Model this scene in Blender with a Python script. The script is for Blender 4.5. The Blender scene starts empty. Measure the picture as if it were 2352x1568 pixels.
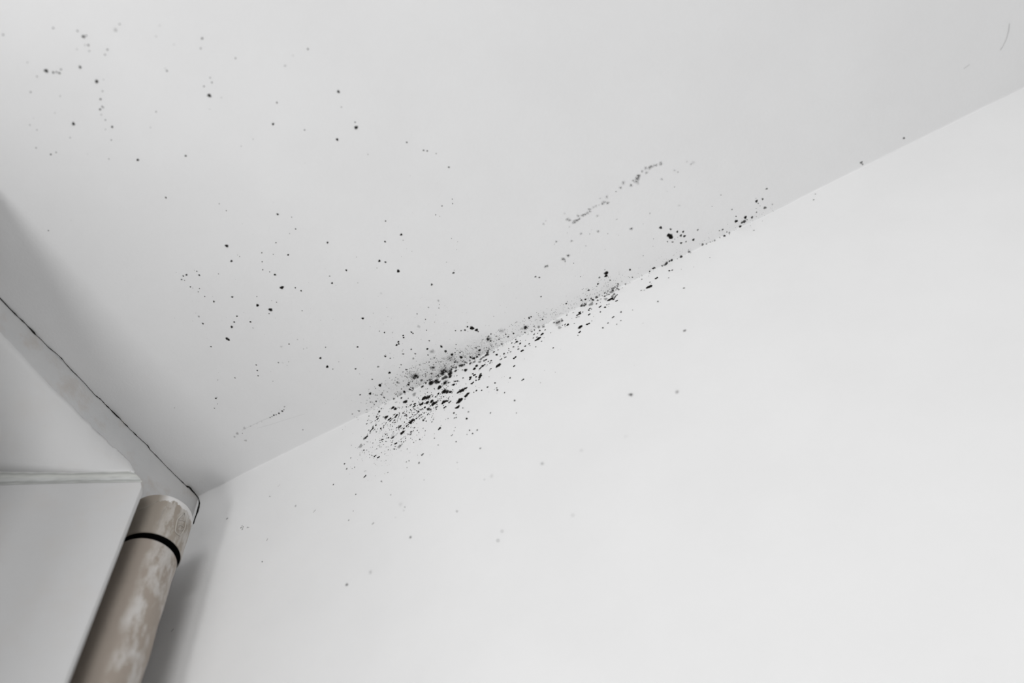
import bpy, bmesh, math, random
from mathutils import Vector, Matrix

# ------------------------------------------------------------------ camera, world, light, exposure
scene = bpy.context.scene
C = scene.collection
cam_data = bpy.data.cameras.new('camera')
cam_data.sensor_width = 36.0
cam_data.lens = 2000.0 / 2352.0 * 36.0
cam_data.clip_start = 0.01
cam_data.dof.use_dof = True
cam_data.dof.focus_distance = 0.85 * 1.3
cam_data.dof.aperture_fstop = 1.9
cam = bpy.data.objects.new('camera', cam_data)
C.objects.link(cam)
Rm = Matrix(((0.8827830571441944, 0.43688864315653225, 0.1726915964950064),
             (0.4599059145871333, -0.7284046349151654, -0.5078515900948593),
             (-0.09608523301872324, 0.5277446669789102, -0.8439509431661635)))
cam.matrix_world = Matrix.Translation((0.6848838494396358, -0.569297476366364, -0.9469872186227268)) @ Rm.to_4x4()
scene.camera = cam

scene.view_settings.view_transform = 'Standard'
scene.view_settings.look = 'None'
scene.view_settings.exposure = 0.0
scene.view_settings.gamma = 1.0
scene.view_settings.use_curve_mapping = False
scene.cycles.transparent_max_bounces = 96
scene.cycles.max_bounces = 8
scene.cycles.diffuse_bounces = 6

world = bpy.data.worlds.new('room_light')
scene.world = world
world.use_nodes = True
bg = world.node_tree.nodes['Background']
bg.inputs['Color'].default_value = (0.985, 0.995, 1.0, 1)
bg.inputs['Strength'].default_value = 0.02

def area_light(name, loc, target, sx, sy, power, color=(1, 1, 1)):
    d = bpy.data.lights.new(name, 'AREA')
    d.shape = 'RECTANGLE'
    d.size, d.size_y = sx, sy
    d.energy = power
    d.color = color
    o = bpy.data.objects.new(name, d)
    C.objects.link(o)
    o.location = loc
    o.rotation_euler = (Vector(target) - Vector(loc)).to_track_quat('-Z', 'Y').to_euler()
    return o

area_light('window_daylight', (0.2, -2, -2.2), (0.5, 0, -0.3), 0.6, 0.5, 34, (1.0, 1.0, 1.0))
area_light('high_fill', (1, -2, -0.3), (0.5, 0, -0.3), 0.6, 0.5, 7.8, (1.0, 1.0, 1.0))  # added fill light, no lamp here; balances wall and ceiling brightness
area_light('room_glow', (1.1, -2, -1.8), (0.6, 0, -0.4), 0.8, 0.8, 9, (1.0, 1.0, 1.0))

# ------------------------------------------------------------------ helpers
random.seed(11)

def link_mesh(name, bm, mat, parent=None, smooth=False):
    me = bpy.data.meshes.new(name)
    bm.normal_update()
    bm.to_mesh(me)
    bm.free()
    if smooth:
        me.polygons.foreach_set('use_smooth', [True] * len(me.polygons))
    if mat:
        me.materials.append(mat)
    o = bpy.data.objects.new(name, me)
    C.objects.link(o)
    if parent:
        o.parent = parent
        o.matrix_parent_inverse = parent.matrix_world.inverted()
    return o

def empty(name, loc):
    o = bpy.data.objects.new(name, None)
    o.empty_display_size = 0.05
    o.location = loc
    C.objects.link(o)
    bpy.context.view_layer.update()
    return o

def tag(o, label, cat, kind=None, group=None):
    o['label'] = label
    o['category'] = cat
    if kind: o['kind'] = kind
    if group: o['group'] = group

def structure(o, label=None, cat=None):
    o['kind'] = 'structure'
    if label: o['label'] = label
    if cat: o['category'] = cat

class Nodes:
    """small helper for building node materials"""
    def __init__(self, name):
        self.m = bpy.data.materials.new(name)
        self.m.use_nodes = True
        self.t = self.m.node_tree
        self.b = self.t.nodes['Principled BSDF']
    def n(self, kind, **kw):
        nd = self.t.nodes.new(kind)
        for k, v in kw.items():
            if k in nd.inputs: nd.inputs[k].default_value = v
            else: setattr(nd, k, v)
        return nd
    def l(self, a, b): self.t.links.new(a, b)
    def noise(self, scale, detail=3.0, rough=0.55, stretch=None):
        tc = self.n('ShaderNodeTexCoord')
        mp = self.n('ShaderNodeMapping')
        if stretch: mp.inputs['Scale'].default_value = stretch
        self.l(tc.outputs['Object'], mp.inputs['Vector'])
        nz = self.n('ShaderNodeTexNoise')
        nz.inputs['Scale'].default_value = scale
        nz.inputs['Detail'].default_value = detail
        nz.inputs['Roughness'].default_value = rough
        self.l(mp.outputs['Vector'], nz.inputs['Vector'])
        return nz.outputs['Fac']
    def ramp(self, fac, stops):
        r = self.n('ShaderNodeValToRGB')
        els = r.color_ramp.elements
        els[0].position, els[0].color = stops[0][0], (*stops[0][1], 1)
        els[1].position, els[1].color = stops[-1][0], (*stops[-1][1], 1)
        for p, c in stops[1:-1]:
            e = els.new(p); e.color = (*c, 1)
        self.l(fac, r.inputs['Fac'])
        return r.outputs['Color']
    def mix(self, fac, a, b, mode='MIX'):
        x = self.n('ShaderNodeMix', data_type='RGBA', blend_type=mode)
        if hasattr(fac, 'is_linked') or hasattr(fac, 'links'): self.l(fac, x.inputs[0])
        else: x.inputs[0].default_value = fac
        for s, v in ((x.inputs[6], a), (x.inputs[7], b)):
            if isinstance(v, tuple): s.default_value = (*v, 1)
            else: self.l(v, s)
        return x.outputs[2]
    def math(self, op, a, b=0.0, clamp=False):
        x = self.n('ShaderNodeMath', operation=op, use_clamp=clamp)
        for s, v in ((x.inputs[0], a), (x.inputs[1], b)):
            if isinstance(v, (int, float)): s.default_value = v
            else: self.l(v, s)
        return x.outputs[0]
    def bump(self, height, strength, dist):
        b = self.n('ShaderNodeBump', Strength=strength, Distance=dist)
        self.l(height, b.inputs['Height'])
        self.l(b.outputs['Normal'], self.b.inputs['Normal'])
    def set(self, color=None, rough=0.8, spec=0.2):
        if color is not None:
            if isinstance(color, tuple): self.b.inputs['Base Color'].default_value = (*color, 1)
            else: self.l(color, self.b.inputs['Base Color'])
        self.b.inputs['Roughness'].default_value = rough
        self.b.inputs['Specular IOR Level'].default_value = spec
        return self.m

def paint(name, c0, c1, stain=None, bump=0.25):
    k = Nodes(name)
    col = k.ramp(k.noise(9.0, 4.0), [(0.35, c0), (0.65, c1)])
    if stain:
        msk = k.ramp(k.noise(22.0, 5.0, 0.6), [(0.52, (0, 0, 0)), (0.72, (stain[3],) * 3)])
        col = k.mix(msk, col, stain[:3])
    fine = k.noise(260.0, 3.0, 0.6)
    coarse = k.noise(14.0, 3.0)
    k.bump(k.math('ADD', fine, k.math('MULTIPLY', coarse, 2.0)), bump, 0.0008)
    return k.set(col, 0.85, 0.15)

M_ceiling = paint('white_ceiling_paint', (0.808, 0.808, 0.810), (0.826, 0.827, 0.829), bump=0.35)
M_wall = paint('white_wall_paint', (0.80, 0.80, 0.80), (0.82, 0.82, 0.82), bump=0.2)
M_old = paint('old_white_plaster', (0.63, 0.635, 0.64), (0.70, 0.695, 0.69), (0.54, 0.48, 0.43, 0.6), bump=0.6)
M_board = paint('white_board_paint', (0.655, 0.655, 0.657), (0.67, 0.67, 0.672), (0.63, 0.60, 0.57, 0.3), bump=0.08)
M_infill = paint('white_filler_paint', (0.81, 0.81, 0.81), (0.825, 0.825, 0.825), (0.78, 0.75, 0.72, 0.3), bump=0.15)

def joint_material():
    k = Nodes('grubby_joint_filler')
    a = k.n('ShaderNodeAttribute', attribute_name='across')
    base = k.ramp(a.outputs['Fac'], [(0.0, (0.62, 0.63, 0.61)), (0.14, (0.40, 0.41, 0.40)), (0.26, (0.69, 0.70, 0.69)),
                                     (0.58, (0.69, 0.70, 0.67)), (0.80, (0.44, 0.45, 0.43)), (1.0, (0.75, 0.75, 0.74))])
    dirt = k.ramp(k.noise(38.0, 4.0, 0.6, (1, 1, 4)), [(0.45, (0, 0, 0)), (0.7, (0.45,) * 3)])
    k.bump(k.noise(120.0), 0.3, 0.001)
    return k.set(k.mix(dirt, base, (0.46, 0.47, 0.45)), 0.8, 0.2)
M_joint = joint_material()

def pipe_material(name, beige, z_top=None, streak=1.0):
    k = Nodes(name)
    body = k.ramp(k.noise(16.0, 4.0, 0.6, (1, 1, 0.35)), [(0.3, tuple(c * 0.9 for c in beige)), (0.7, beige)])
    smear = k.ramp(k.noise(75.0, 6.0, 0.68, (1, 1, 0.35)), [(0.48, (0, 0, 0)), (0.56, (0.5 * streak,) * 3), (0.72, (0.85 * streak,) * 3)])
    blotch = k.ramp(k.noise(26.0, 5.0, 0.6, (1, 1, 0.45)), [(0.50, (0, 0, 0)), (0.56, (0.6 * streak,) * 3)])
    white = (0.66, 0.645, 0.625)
    # old paint smears; masked off the shaded side to put shade into its colour
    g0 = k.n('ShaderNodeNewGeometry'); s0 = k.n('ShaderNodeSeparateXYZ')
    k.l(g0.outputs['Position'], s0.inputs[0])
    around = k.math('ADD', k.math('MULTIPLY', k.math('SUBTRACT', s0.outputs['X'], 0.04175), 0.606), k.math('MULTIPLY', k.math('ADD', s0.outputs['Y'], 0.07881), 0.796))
    lit_side = k.math('ADD', k.math('ADD', around, 0.004), k.math('MULTIPLY', k.math('SUBTRACT', k.noise(30.0, 4.0), 0.5), 0.02))
    lit_side = k.math('MULTIPLY', lit_side, 90.0, True)
    smear = k.mix(lit_side, (0.0, 0.0, 0.0), smear)
    blotch = k.mix(lit_side, (0.0, 0.0, 0.0), blotch)
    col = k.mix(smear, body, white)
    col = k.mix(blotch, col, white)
    if z_top is not None:                     # old paint left along the upper rim, ragged lower border
        g = k.n('ShaderNodeNewGeometry'); s = k.n('ShaderNodeSeparateXYZ')
        k.l(g.outputs['Position'], s.inputs[0])
        h = k.math('SUBTRACT', s.outputs['Z'], z_top - 0.011)
        h = k.math('ADD', h, k.math('MULTIPLY', k.math('SUBTRACT', k.noise(90.0, 4.0, 0.6), 0.5), 0.03))
        side = k.math('SUBTRACT', s.outputs['Y'], -0.108)
        msk = k.math('MULTIPLY', k.math('MULTIPLY', h, 400.0, True), k.math('MULTIPLY', side, 120.0, True), True)
        col = k.mix(msk, col, (0.74, 0.73, 0.72))
    k.bump(k.noise(70.0, 4.0, 0.6, (1, 1, 0.3)), 0.25, 0.0012)
    return k.set(col, 0.6, 0.3)

def plain(name, c, rough=0.8, spec=0.2):
    k = Nodes(name)
    col = k.ramp(k.noise(60.0), [(0.3, tuple(x * 0.85 for x in c)), (0.7, c)])
    return k.set(col, rough, spec)

def mould_material(name, dark):
    """matt fungus; the vertex attribute says how thickly it covers the paint, noise breaks up the thin growth"""
    k = Nodes(name)
    t = k.t
    a = k.n('ShaderNodeAttribute', attribute_name='cover')
    s = k.n('ShaderNodeAttribute', attribute_name='thin')
    spots = k.ramp(k.noise(700.0, 4.0, 0.65), [(0.40, (0.35,) * 3), (0.62, (1.75,) * 3)])
    brk = k.mix(s.outputs['Fac'], (1.0, 1.0, 1.0), spots)
    cov = k.math('MULTIPLY', a.outputs['Fac'], brk, True)
    tr = k.n('ShaderNodeBsdfTransparent')
    mx = k.n('ShaderNodeMixShader')
    k.set(dark, 1.0, 0.0)
    k.l(cov, mx.inputs[0]); k.l(tr.outputs[0], mx.inputs[1]); k.l(k.b.outputs[0], mx.inputs[2])
    k.l(mx.outputs[0], t.nodes['Material Output'].inputs['Surface'])
    return k.m
M_mould = mould_material('black_mould', (0.012, 0.011, 0.010))
M_crack = plain('crack_dirt', (0.030, 0.029, 0.028), 1.0, 0.0)

# ------------------------------------------------------------------ room shell (ceiling underside is z = 0)
FIL = 0.00195                                   # the painter's soft fillet between ceiling and right wall
ROOM_H, ROOM_X, ROOM_Y = 2.4, 2.6, 2.6

def grid(bm, xs, f):
    rows = []
    for x in xs:
        rows.append([bm.verts.new(p) for p in f(x)])
    for r0, r1 in zip(rows, rows[1:]):
        for a, b, c, d in zip(r0, r0[1:], r1[1:], r1):
            bm.faces.new((a, b, c, d))

def wav(x):
    return 0.0009 * math.sin(x * 23.0 + 0.7) + 0.0007 * math.sin(x * 61.0) + 0.0004 * math.sin(x * 143.0 + 2)

bm = bmesh.new()
xs = [0.0 + ROOM_X * i / 260 for i in range(261)]
def ceil_profile(x):
    w = wav(x)
    pts = [(x, -ROOM_Y, 0.0), (x, -0.6, 0.0), (x, -0.06, 0.0), (x, -FIL - 0.002, 0.0)]
    for k in range(0, 5):                      # upper half of the fillet
        t = math.radians(90 - 45 * k / 4)
        pts.append((x, -FIL + FIL * math.cos(t), -FIL + FIL * math.sin(t) + (w * 0.3 if k == 4 else 0)))
    return pts
grid(bm, xs, ceil_profile)
bmesh.ops.reverse_faces(bm, faces=bm.faces[:])
ceiling = link_mesh('ceiling', bm, M_ceiling, smooth=True)
structure(ceiling, 'white painted ceiling speckled with black mould', 'ceiling')

bm = bmesh.new()
def wall_profile(x):
    w = wav(x)
    pts = []
    for k in range(0, 5):
        t = math.radians(45 - 45 * k / 4)
        pts.append((x, -FIL + FIL * math.cos(t), -FIL + FIL * math.sin(t) + (w * 0.3 if k == 0 else 0)))
    pts += [(x, 0.0, -FIL - 0.002), (x, 0.0, -0.08), (x, 0.0, -0.6), (x, 0.0, -ROOM_H)]
    return pts
grid(bm, xs, wall_profile)
bmesh.ops.reverse_faces(bm, faces=bm.faces[:])
wall_right = link_mesh('wall_right', bm, M_wall, smooth=True)
structure(wall_right, 'bright white wall running from the pipe corner to the right', 'wall')

BLOCKER_X, BLOCKER_Y = 0.10, -0.50
RAG = [(-0.3804, -0.04135), (-0.34058, -0.04347), (-0.29866, -0.0468), (-0.25037, -0.04983), (-0.22356, -0.04831), (-0.20753, -0.05105), (-0.19264, -0.04916), (-0.18573, -0.05109), (-0.16606, -0.05047), (-0.15296, -0.05201), (-0.14466, -0.04928), (-0.13124, -0.04905), (-0.12067, -0.04933), (-0.11536, -0.05247), (-0.10875, -0.05685), (-0.10285, -0.06358), (-0.09697, -0.06615), (-0.09167, -0.06929)]
bm = bmesh.new()
outline = [(0, 0), (-ROOM_Y, 0), (-ROOM_Y, -0.060), (-0.42, -0.060)] + RAG + [(-0.174, -0.158), (-0.174, -ROOM_H), (0, -ROOM_H)]
f = bm.faces.new([bm.verts.new((0, y, z)) for y, z in outline])
g = bmesh.ops.extrude_face_region(bm, geom=[f])
bmesh.ops.translate(bm, verts=[v for v in g['geom'] if isinstance(v, bmesh.types.BMVert)], vec=(-0.2, 0, 0))
# unseen block added beyond the frame to shade the ceiling edge and corner
v = [bm.verts.new((x, y, z)) for x in (-0.45, BLOCKER_X) for y in (-1.25, BLOCKER_Y) for z in (-ROOM_H, -0.0601)]
QUADS = ((0, 1, 3, 2), (4, 5, 7, 6), (0, 1, 5, 4), (2, 3, 7, 6), (0, 2, 6, 4), (1, 3, 7, 5))
for q in QUADS:
    bm.faces.new([v[i] for i in q])
# thin unseen slab added beside the block to stop light leaking past the board
v = [bm.verts.new((x, y, z)) for x in (-0.03, 0.0) for y in (BLOCKER_Y + 0.0005, -0.40) for z in (-ROOM_H, -0.135)]
for q in QUADS:
    bm.faces.new([v[i] for i in q])
bmesh.ops.recalc_face_normals(bm, faces=bm.faces[:])
bmesh.ops.triangulate(bm, faces=bm.faces[:])
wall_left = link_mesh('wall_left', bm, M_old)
structure(wall_left, 'narrow strip of grey stained plaster under the cracked ceiling edge', 'wall')

# ------------------------------------------------------------------ boxing board left of the pipe
E = Vector((0.0712, -0.14406, -0.15726))
D = Vector((0.8449, 0.5349, 0.0)).normalized()   # along the board, towards its free edge
N = Vector((0.5349, -0.8449, 0.0)).normalized()  # faces the room
def on_board(s, z, off=0.0):                     # s metres from the free edge at E
    p = E + D * s + N * off
    return Vector((p.x, p.y, z))

boxing = empty('pipe_boxing', (0.0, -0.25, -ROOM_H))
tag(boxing, 'white pipe boxing with a grubby filled joint, left of the beige pipe', 'boxing')

def slab(name, pts, off0, off1, mat, bev=0.0):
    bm = bmesh.new()
    a = [bm.verts.new(on_board(s, z, off1)) for s, z in pts]
    b = [bm.verts.new(on_board(s, z, off0)) for s, z in pts]
    bm.faces.new(a); bm.faces.new(b[::-1])
    n = len(pts)
    for i in range(n):
        bm.faces.new((a[i], b[i], b[(i + 1) % n], a[(i + 1) % n]))
    bmesh.ops.recalc_face_normals(bm, faces=bm.faces[:])
    if bev:
        bmesh.ops.bevel(bm, geom=bm.edges[:], offset=bev, segments=2, affect='EDGES', profile=0.5)
    return link_mesh(name, bm, mat, boxing)

R_EDGE = 0.0030
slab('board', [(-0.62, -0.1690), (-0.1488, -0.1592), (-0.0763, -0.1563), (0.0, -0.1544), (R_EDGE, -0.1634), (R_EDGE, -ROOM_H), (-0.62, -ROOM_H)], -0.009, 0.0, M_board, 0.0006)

# joint: a shallow proud strip of filler along the top of the board
bm = bmesh.new()
n = 70
low, high = [], []
lay = bm.verts.layers.float.new('across')
def lerp_pts(pts, s):
    for (s0, z0), (s1, z1) in zip(pts, pts[1:]):
        if s <= s1:
            return z0 + (z1 - z0) * (s - s0) / (s1 - s0)
    return pts[-1][1]
low_l = [(-0.62, -0.1685), (-0.1488, -0.1587), (-0.0763, -0.1558), (0.003, -0.1540)]
high_l = [(-0.62, -0.1313), (-0.1568, -0.1373), (-0.0817, -0.1386), (-0.0443, -0.1370), (-0.0161, -0.1354), (-0.0108, -0.1392)]
rows = []
for i in range(n + 1):
    u = i / n
    s_lo = -0.62 + (0.622) * u
    s_hi = -0.62 + (0.6092) * u
    zl, zh = lerp_pts(low_l, s_lo) - 0.001, lerp_pts(high_l, s_hi)
    row = []
    for j in range(9):
        v = j / 8
        off = 0.0012 * math.sin(math.pi * v) + 0.0004 * random.uniform(-1, 1) * (0 < j < 8)
        vt = bm.verts.new(on_board(s_lo + (s_hi - s_lo) * v, zl + (zh - zl) * v, off + 0.0003))
        vt[lay] = v + random.uniform(-0.05, 0.05)
        row.append(vt)
    rows.append(row)
for a, b in zip(rows, rows[1:]):
    for p, q, r, t in zip(a, b, b[1:], a[1:]):
        bm.faces.new((p, q, r, t))
o = link_mesh('filled_joint', bm, M_joint, boxing, smooth=True)
o['label'] = 'grubby grey filled joint'

# sloping infill between the joint and the ragged plaster edge
bm = bmesh.new()
def rag_at(u):
    k = u * (len(RAG) - 3)
    i = min(int(k), len(RAG) - 4); t = k - i
    y = RAG[i][0] + (RAG[i + 1][0] - RAG[i][0]) * t
    z = RAG[i][1] + (RAG[i + 1][1] - RAG[i][1]) * t
    return y, z
rows = []
tops = [(-0.42, -0.0605)]
for (ya, za), (yb, zb) in zip(RAG[:14], RAG[1:15]):
    for i in range(5):
        tops.append((ya + (yb - ya) * i / 5, za + (zb - za) * i / 5 - 0.0004 + random.uniform(-0.0009, 0.0009)))
tops.append(RAG[14])
y0, y1 = -0.62, RAG[14][0]
for i in range(len(tops)):
    y, z = tops[i]
    u = max(0.0, min(1.0, (y + 0.3804) / (RAG[14][0] + 0.3804))) if y > -0.3805 else None
    if u is not None: s = -0.20 + (-0.0108 + 0.20) * u
    else: s = -0.23
    zb = lerp_pts(high_l, s)
    b = on_board(s, zb, 0.0004)
    t_ = Vector((0.0006, y, z))
    row = []
    for j in range(13):
        v = j / 12
        p = b.lerp(t_, v)
        row.append(bm.verts.new(p))
    rows.append(row)
for a, b in zip(rows, rows[1:]):
    for p, q, r, t in zip(a, b, b[1:], a[1:]):
        bm.faces.new((p, q, r, t))
o = link_mesh('sloping_infill', bm, M_infill, boxing, smooth=True)
md = o.modifiers.new('thick', 'SOLIDIFY'); md.thickness = 0.006; md.offset = -1

# ------------------------------------------------------------------ drain pipe
PX, PY = 0.04175, -0.07881
RC, RL = 0.03591, 0.0348
SHIFT = (-0.0011, -0.0014)                      # the pipe sits a little off-centre in its socket
Z1, Z2, Z3 = -0.13401, -0.1987, -0.2062
def lathe(name, prof, mat, parent, seg=128, smooth=True, wob=0.0, sh=(0.0, 0.0)):
    bm = bmesh.new()
    rings = []
    for r, z in prof:
        ring = []
        for i in range(seg):
            a = 2 * math.pi * i / seg
            rr = r + wob * (math.sin(3 * a + z * 40) + math.sin(z * 95 + a) + 0.6 * math.sin(z * 210 + 2 * a)) * (r > 0.02)
            ring.append(bm.verts.new((PX + sh[0] + rr * math.cos(a), PY + sh[1] + rr * math.sin(a), z)))
        rings.append(ring)
    for a, b in zip(rings, rings[1:]):
        for i in range(seg):
            bm.faces.new((a[i], a[(i + 1) % seg], b[(i + 1) % seg], b[i]))
    if prof[0][0] > 1e-5: bm.faces.new(rings[0][::-1])
    if prof[-1][0] > 1e-5: bm.faces.new(rings[-1])
    bmesh.ops.recalc_face_normals(bm, faces=bm.faces[:])
    o = link_mesh(name, bm, mat, parent, smooth=smooth)
    return o

pipe = empty('drain_pipe', (PX, PY, -ROOM_H))
tag(pipe, 'beige drain pipe with old white paint smears in the room corner', 'pipe')
BEIGE = (0.40, 0.345, 0.295)
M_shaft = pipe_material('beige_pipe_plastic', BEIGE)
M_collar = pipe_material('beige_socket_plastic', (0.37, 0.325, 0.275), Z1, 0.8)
zs = [Z3 - 0.004 - i * 0.02 for i in range(0, 50)] + [-ROOM_H]
prof = [(RL - 0.0085, Z3 - 0.02), (RL - 0.0085, Z3 - 0.0005), (RL - 0.0012, Z3), (RL - 0.0003, Z3 - 0.0012)] + [(RL, z) for z in zs]
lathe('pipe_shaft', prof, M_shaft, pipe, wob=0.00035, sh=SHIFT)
lathe('rubber_seal', [(RL - 0.012, Z3 - 0.012), (RL - 0.012, Z2 + 0.003), (RC - 0.0014, Z2 + 0.003), (RC - 0.0014, Z2 + 0.0012)], plain('black_rubber', (0.004, 0.004, 0.004), 0.9, 0.0), pipe)
prof = [(RC - 0.0013, Z2 + 0.02), (RC - 0.0011, Z2 + 0.0003), (RC - 0.0006, Z2), (RC - 0.0002, Z2 + 0.0012), (RC, Z2 + 0.004), (RC, -0.18), (RC, -0.165), (RC, -0.15), (RC, Z1 - 0.005),
        (RC - 0.0006, Z1 - 0.0022), (RC - 0.002, Z1 - 0.0006), (RC - 0.004, Z1), (RC - 0.02, Z1 + 0.0005)]
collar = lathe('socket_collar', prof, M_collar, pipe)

def tube(bm, pts, r, seg=6, closed=False):
    pts = [Vector(p) for p in pts]
    n = len(pts); rings = []
    rr = r if isinstance(r, (list, tuple)) else [r] * n
    for i, p in enumerate(pts):
        a = pts[(i - 1) % n] if (closed or i > 0) else p
        b = pts[(i + 1) % n] if (closed or i < n - 1) else p
        t = (b - a).normalized()
        up = Vector((0.3, -0.5, 0.81))
        x = t.cross(up).normalized(); y = t.cross(x)
        rings.append([bm.verts.new(p + (x * math.cos(2 * math.pi * k / seg) + y * math.sin(2 * math.pi * k / seg)) * rr[i]) for k in range(seg)])
    pairs = list(zip(rings, rings[1:])) + ([(rings[-1], rings[0])] if closed else [])
    for a, b in pairs:
        for k in range(seg):
            bm.faces.new((a[k], a[(k + 1) % seg], b[(k + 1) % seg], b[k]))
    if not closed:
        bm.faces.new(rings[0][::-1]); bm.faces.new(rings[-1])

bm = bmesh.new()
HEX = [(0.07818, -0.07868, -0.14913), (0.07805, -0.08189, -0.15829), (0.07773, -0.08452, -0.16624), (0.07779, -0.08412, -0.17306), (0.07799, -0.08259, -0.18354), (0.07818, -0.0786, -0.18484), (0.07789, -0.07417, -0.18376), (0.0775, -0.07181, -0.17626), (0.07712, -0.07006, -0.16863), (0.07732, -0.07091, -0.16112), (0.07764, -0.07256, -0.15552)]
tube(bm, HEX, 0.00055, closed=True)
for L in ([(0.07802, -0.0823, -0.16442), (0.07818, -0.07833, -0.16158), (0.07775, -0.07321, -0.15979)],
          [(0.07806, -0.08176, -0.1735), (0.07818, -0.07875, -0.16972), (0.07771, -0.07298, -0.16795)],
          [(0.07817, -0.07979, -0.17771), (0.07799, -0.07511, -0.17588), (0.07766, -0.07265, -0.1706)]):
    tube(bm, L, 0.0004)
mk = link_mesh('moulded_mark', bm, plain('lit_edge_plastic', (0.60, 0.57, 0.52), 0.6, 0.3), collar, smooth=True)  # paler than the collar to paint light onto the raised edges
mk['label'] = 'raised hexagonal mark'
bm = bmesh.new()
tube(bm, [(0.04295, -0.11509, -0.16047), (0.05133, -0.11382, -0.15938), (0.0573, -0.11161, -0.15478), (0.06406, -0.10745, -0.14755)], 0.00016)
tube(bm, [(0.07079, -0.1006, -0.18826), (0.06988, -0.10176, -0.17711), (0.07004, -0.10155, -0.16634), (0.0709, -0.10045, -0.15494)], 0.0002)
link_mesh('scratch', bm, plain('pale_scratch', (0.6, 0.58, 0.55)), collar)

# ------------------------------------------------------------------ crack along the left ceiling edge
CRACK = [(0.00078, -0.37765, -0.0009), (0.00078, -0.3638, -0.00098), (0.00078, -0.33977, -0.00211), (0.00078, -0.3235, -0.0012), (0.00078, -0.30981, -0.00188), (0.00078, -0.29656, -0.00135), (0.00078, -0.28388, -0.00183), (0.00085, -0.27578, -0.00052), (0.00156, -0.26513, -0.00052), (0.00078, -0.25609, -0.00157), (0.00078, -0.24554, -0.00205), (0.00078, -0.23527, -0.00168), (0.00078, -0.2247, -0.00174), (0.00078, -0.21328, -0.0035), (0.00078, -0.20232, -0.004), (0.00078, -0.19628, -0.00232), (0.00078, -0.18643, -0.00303), (0.00078, -0.1727, -0.00289), (0.00078, -0.15889, -0.00254), (0.00078, -0.15014, -0.00324), (0.00078, -0.13873, -0.00331), (0.00078, -0.12457, -0.00273), (0.00078, -0.11248, -0.00235), (0.00078, -0.10596, -0.00172), (0.00078, -0.09978, -0.00399), (0.00078, -0.08892, -0.00361), (0.00078, -0.07814, -0.00435), (0.00078, -0.06736, -0.00487), (0.00078, -0.05494, -0.00541), (0.00078, -0.04582, -0.00501), (0.00078, -0.03333, -0.00509), (0.00078, -0.02427, -0.00399), (0.00078, -0.01837, -0.00077)]
CRACK2 = [(0.00078, -0.02253, -0.00232), (0.00078, -0.01884, -0.00234), (0.00078, -0.01491, -0.00304), (0.00078, -0.0112, -0.00306), (0.00078, -0.00539, -0.00377), (0.0007, -0.00078, -0.0047), (0.00357, -0.00078, -0.0117), (0.00597, -0.00078, -0.01836), (0.00684, -0.00078, -0.02751), (0.00711, -0.00078, -0.03705), (0.00629, -0.00078, -0.04499), (0.00605, -0.00078, -0.05234), (0.0064, -0.00078, -0.05913)]
bm = bmesh.new()
def dense(pts, k):
    out = []
    for a, b in zip(pts, pts[1:]):
        a, b = Vector(a), Vector(b)
        for i in range(k): out.append(a.lerp(b, i / k))
    return out + [Vector(pts[-1])]
P1 = dense([(0.0006, -0.9, -0.001), (0.0006, -0.6, -0.001)] + CRACK, 3)
tube(bm, [p + Vector((0, random.uniform(-.0004, .0004), random.uniform(-.0004, .0004))) for p in P1],
     [0.00024 + 0.0004 * random.random() ** 3 + (0.0005 if i % 41 in (17, 18) else 0) for i in range(len(P1))])
P2 = dense(CRACK2, 3)
tube(bm, P2, [0.0004 + 0.0005 * math.exp(-((i - 4) / 5.0) ** 2) + 0.0007 * math.exp(-((i - 25) / 4.0) ** 2) + 0.0003 * random.random() for i in range(len(P2))])
crack = link_mesh('plaster_crack', bm, M_crack)
tag(crack, 'thin dark crack along the ceiling edge ending at the pipe corner', 'crack')

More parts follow.
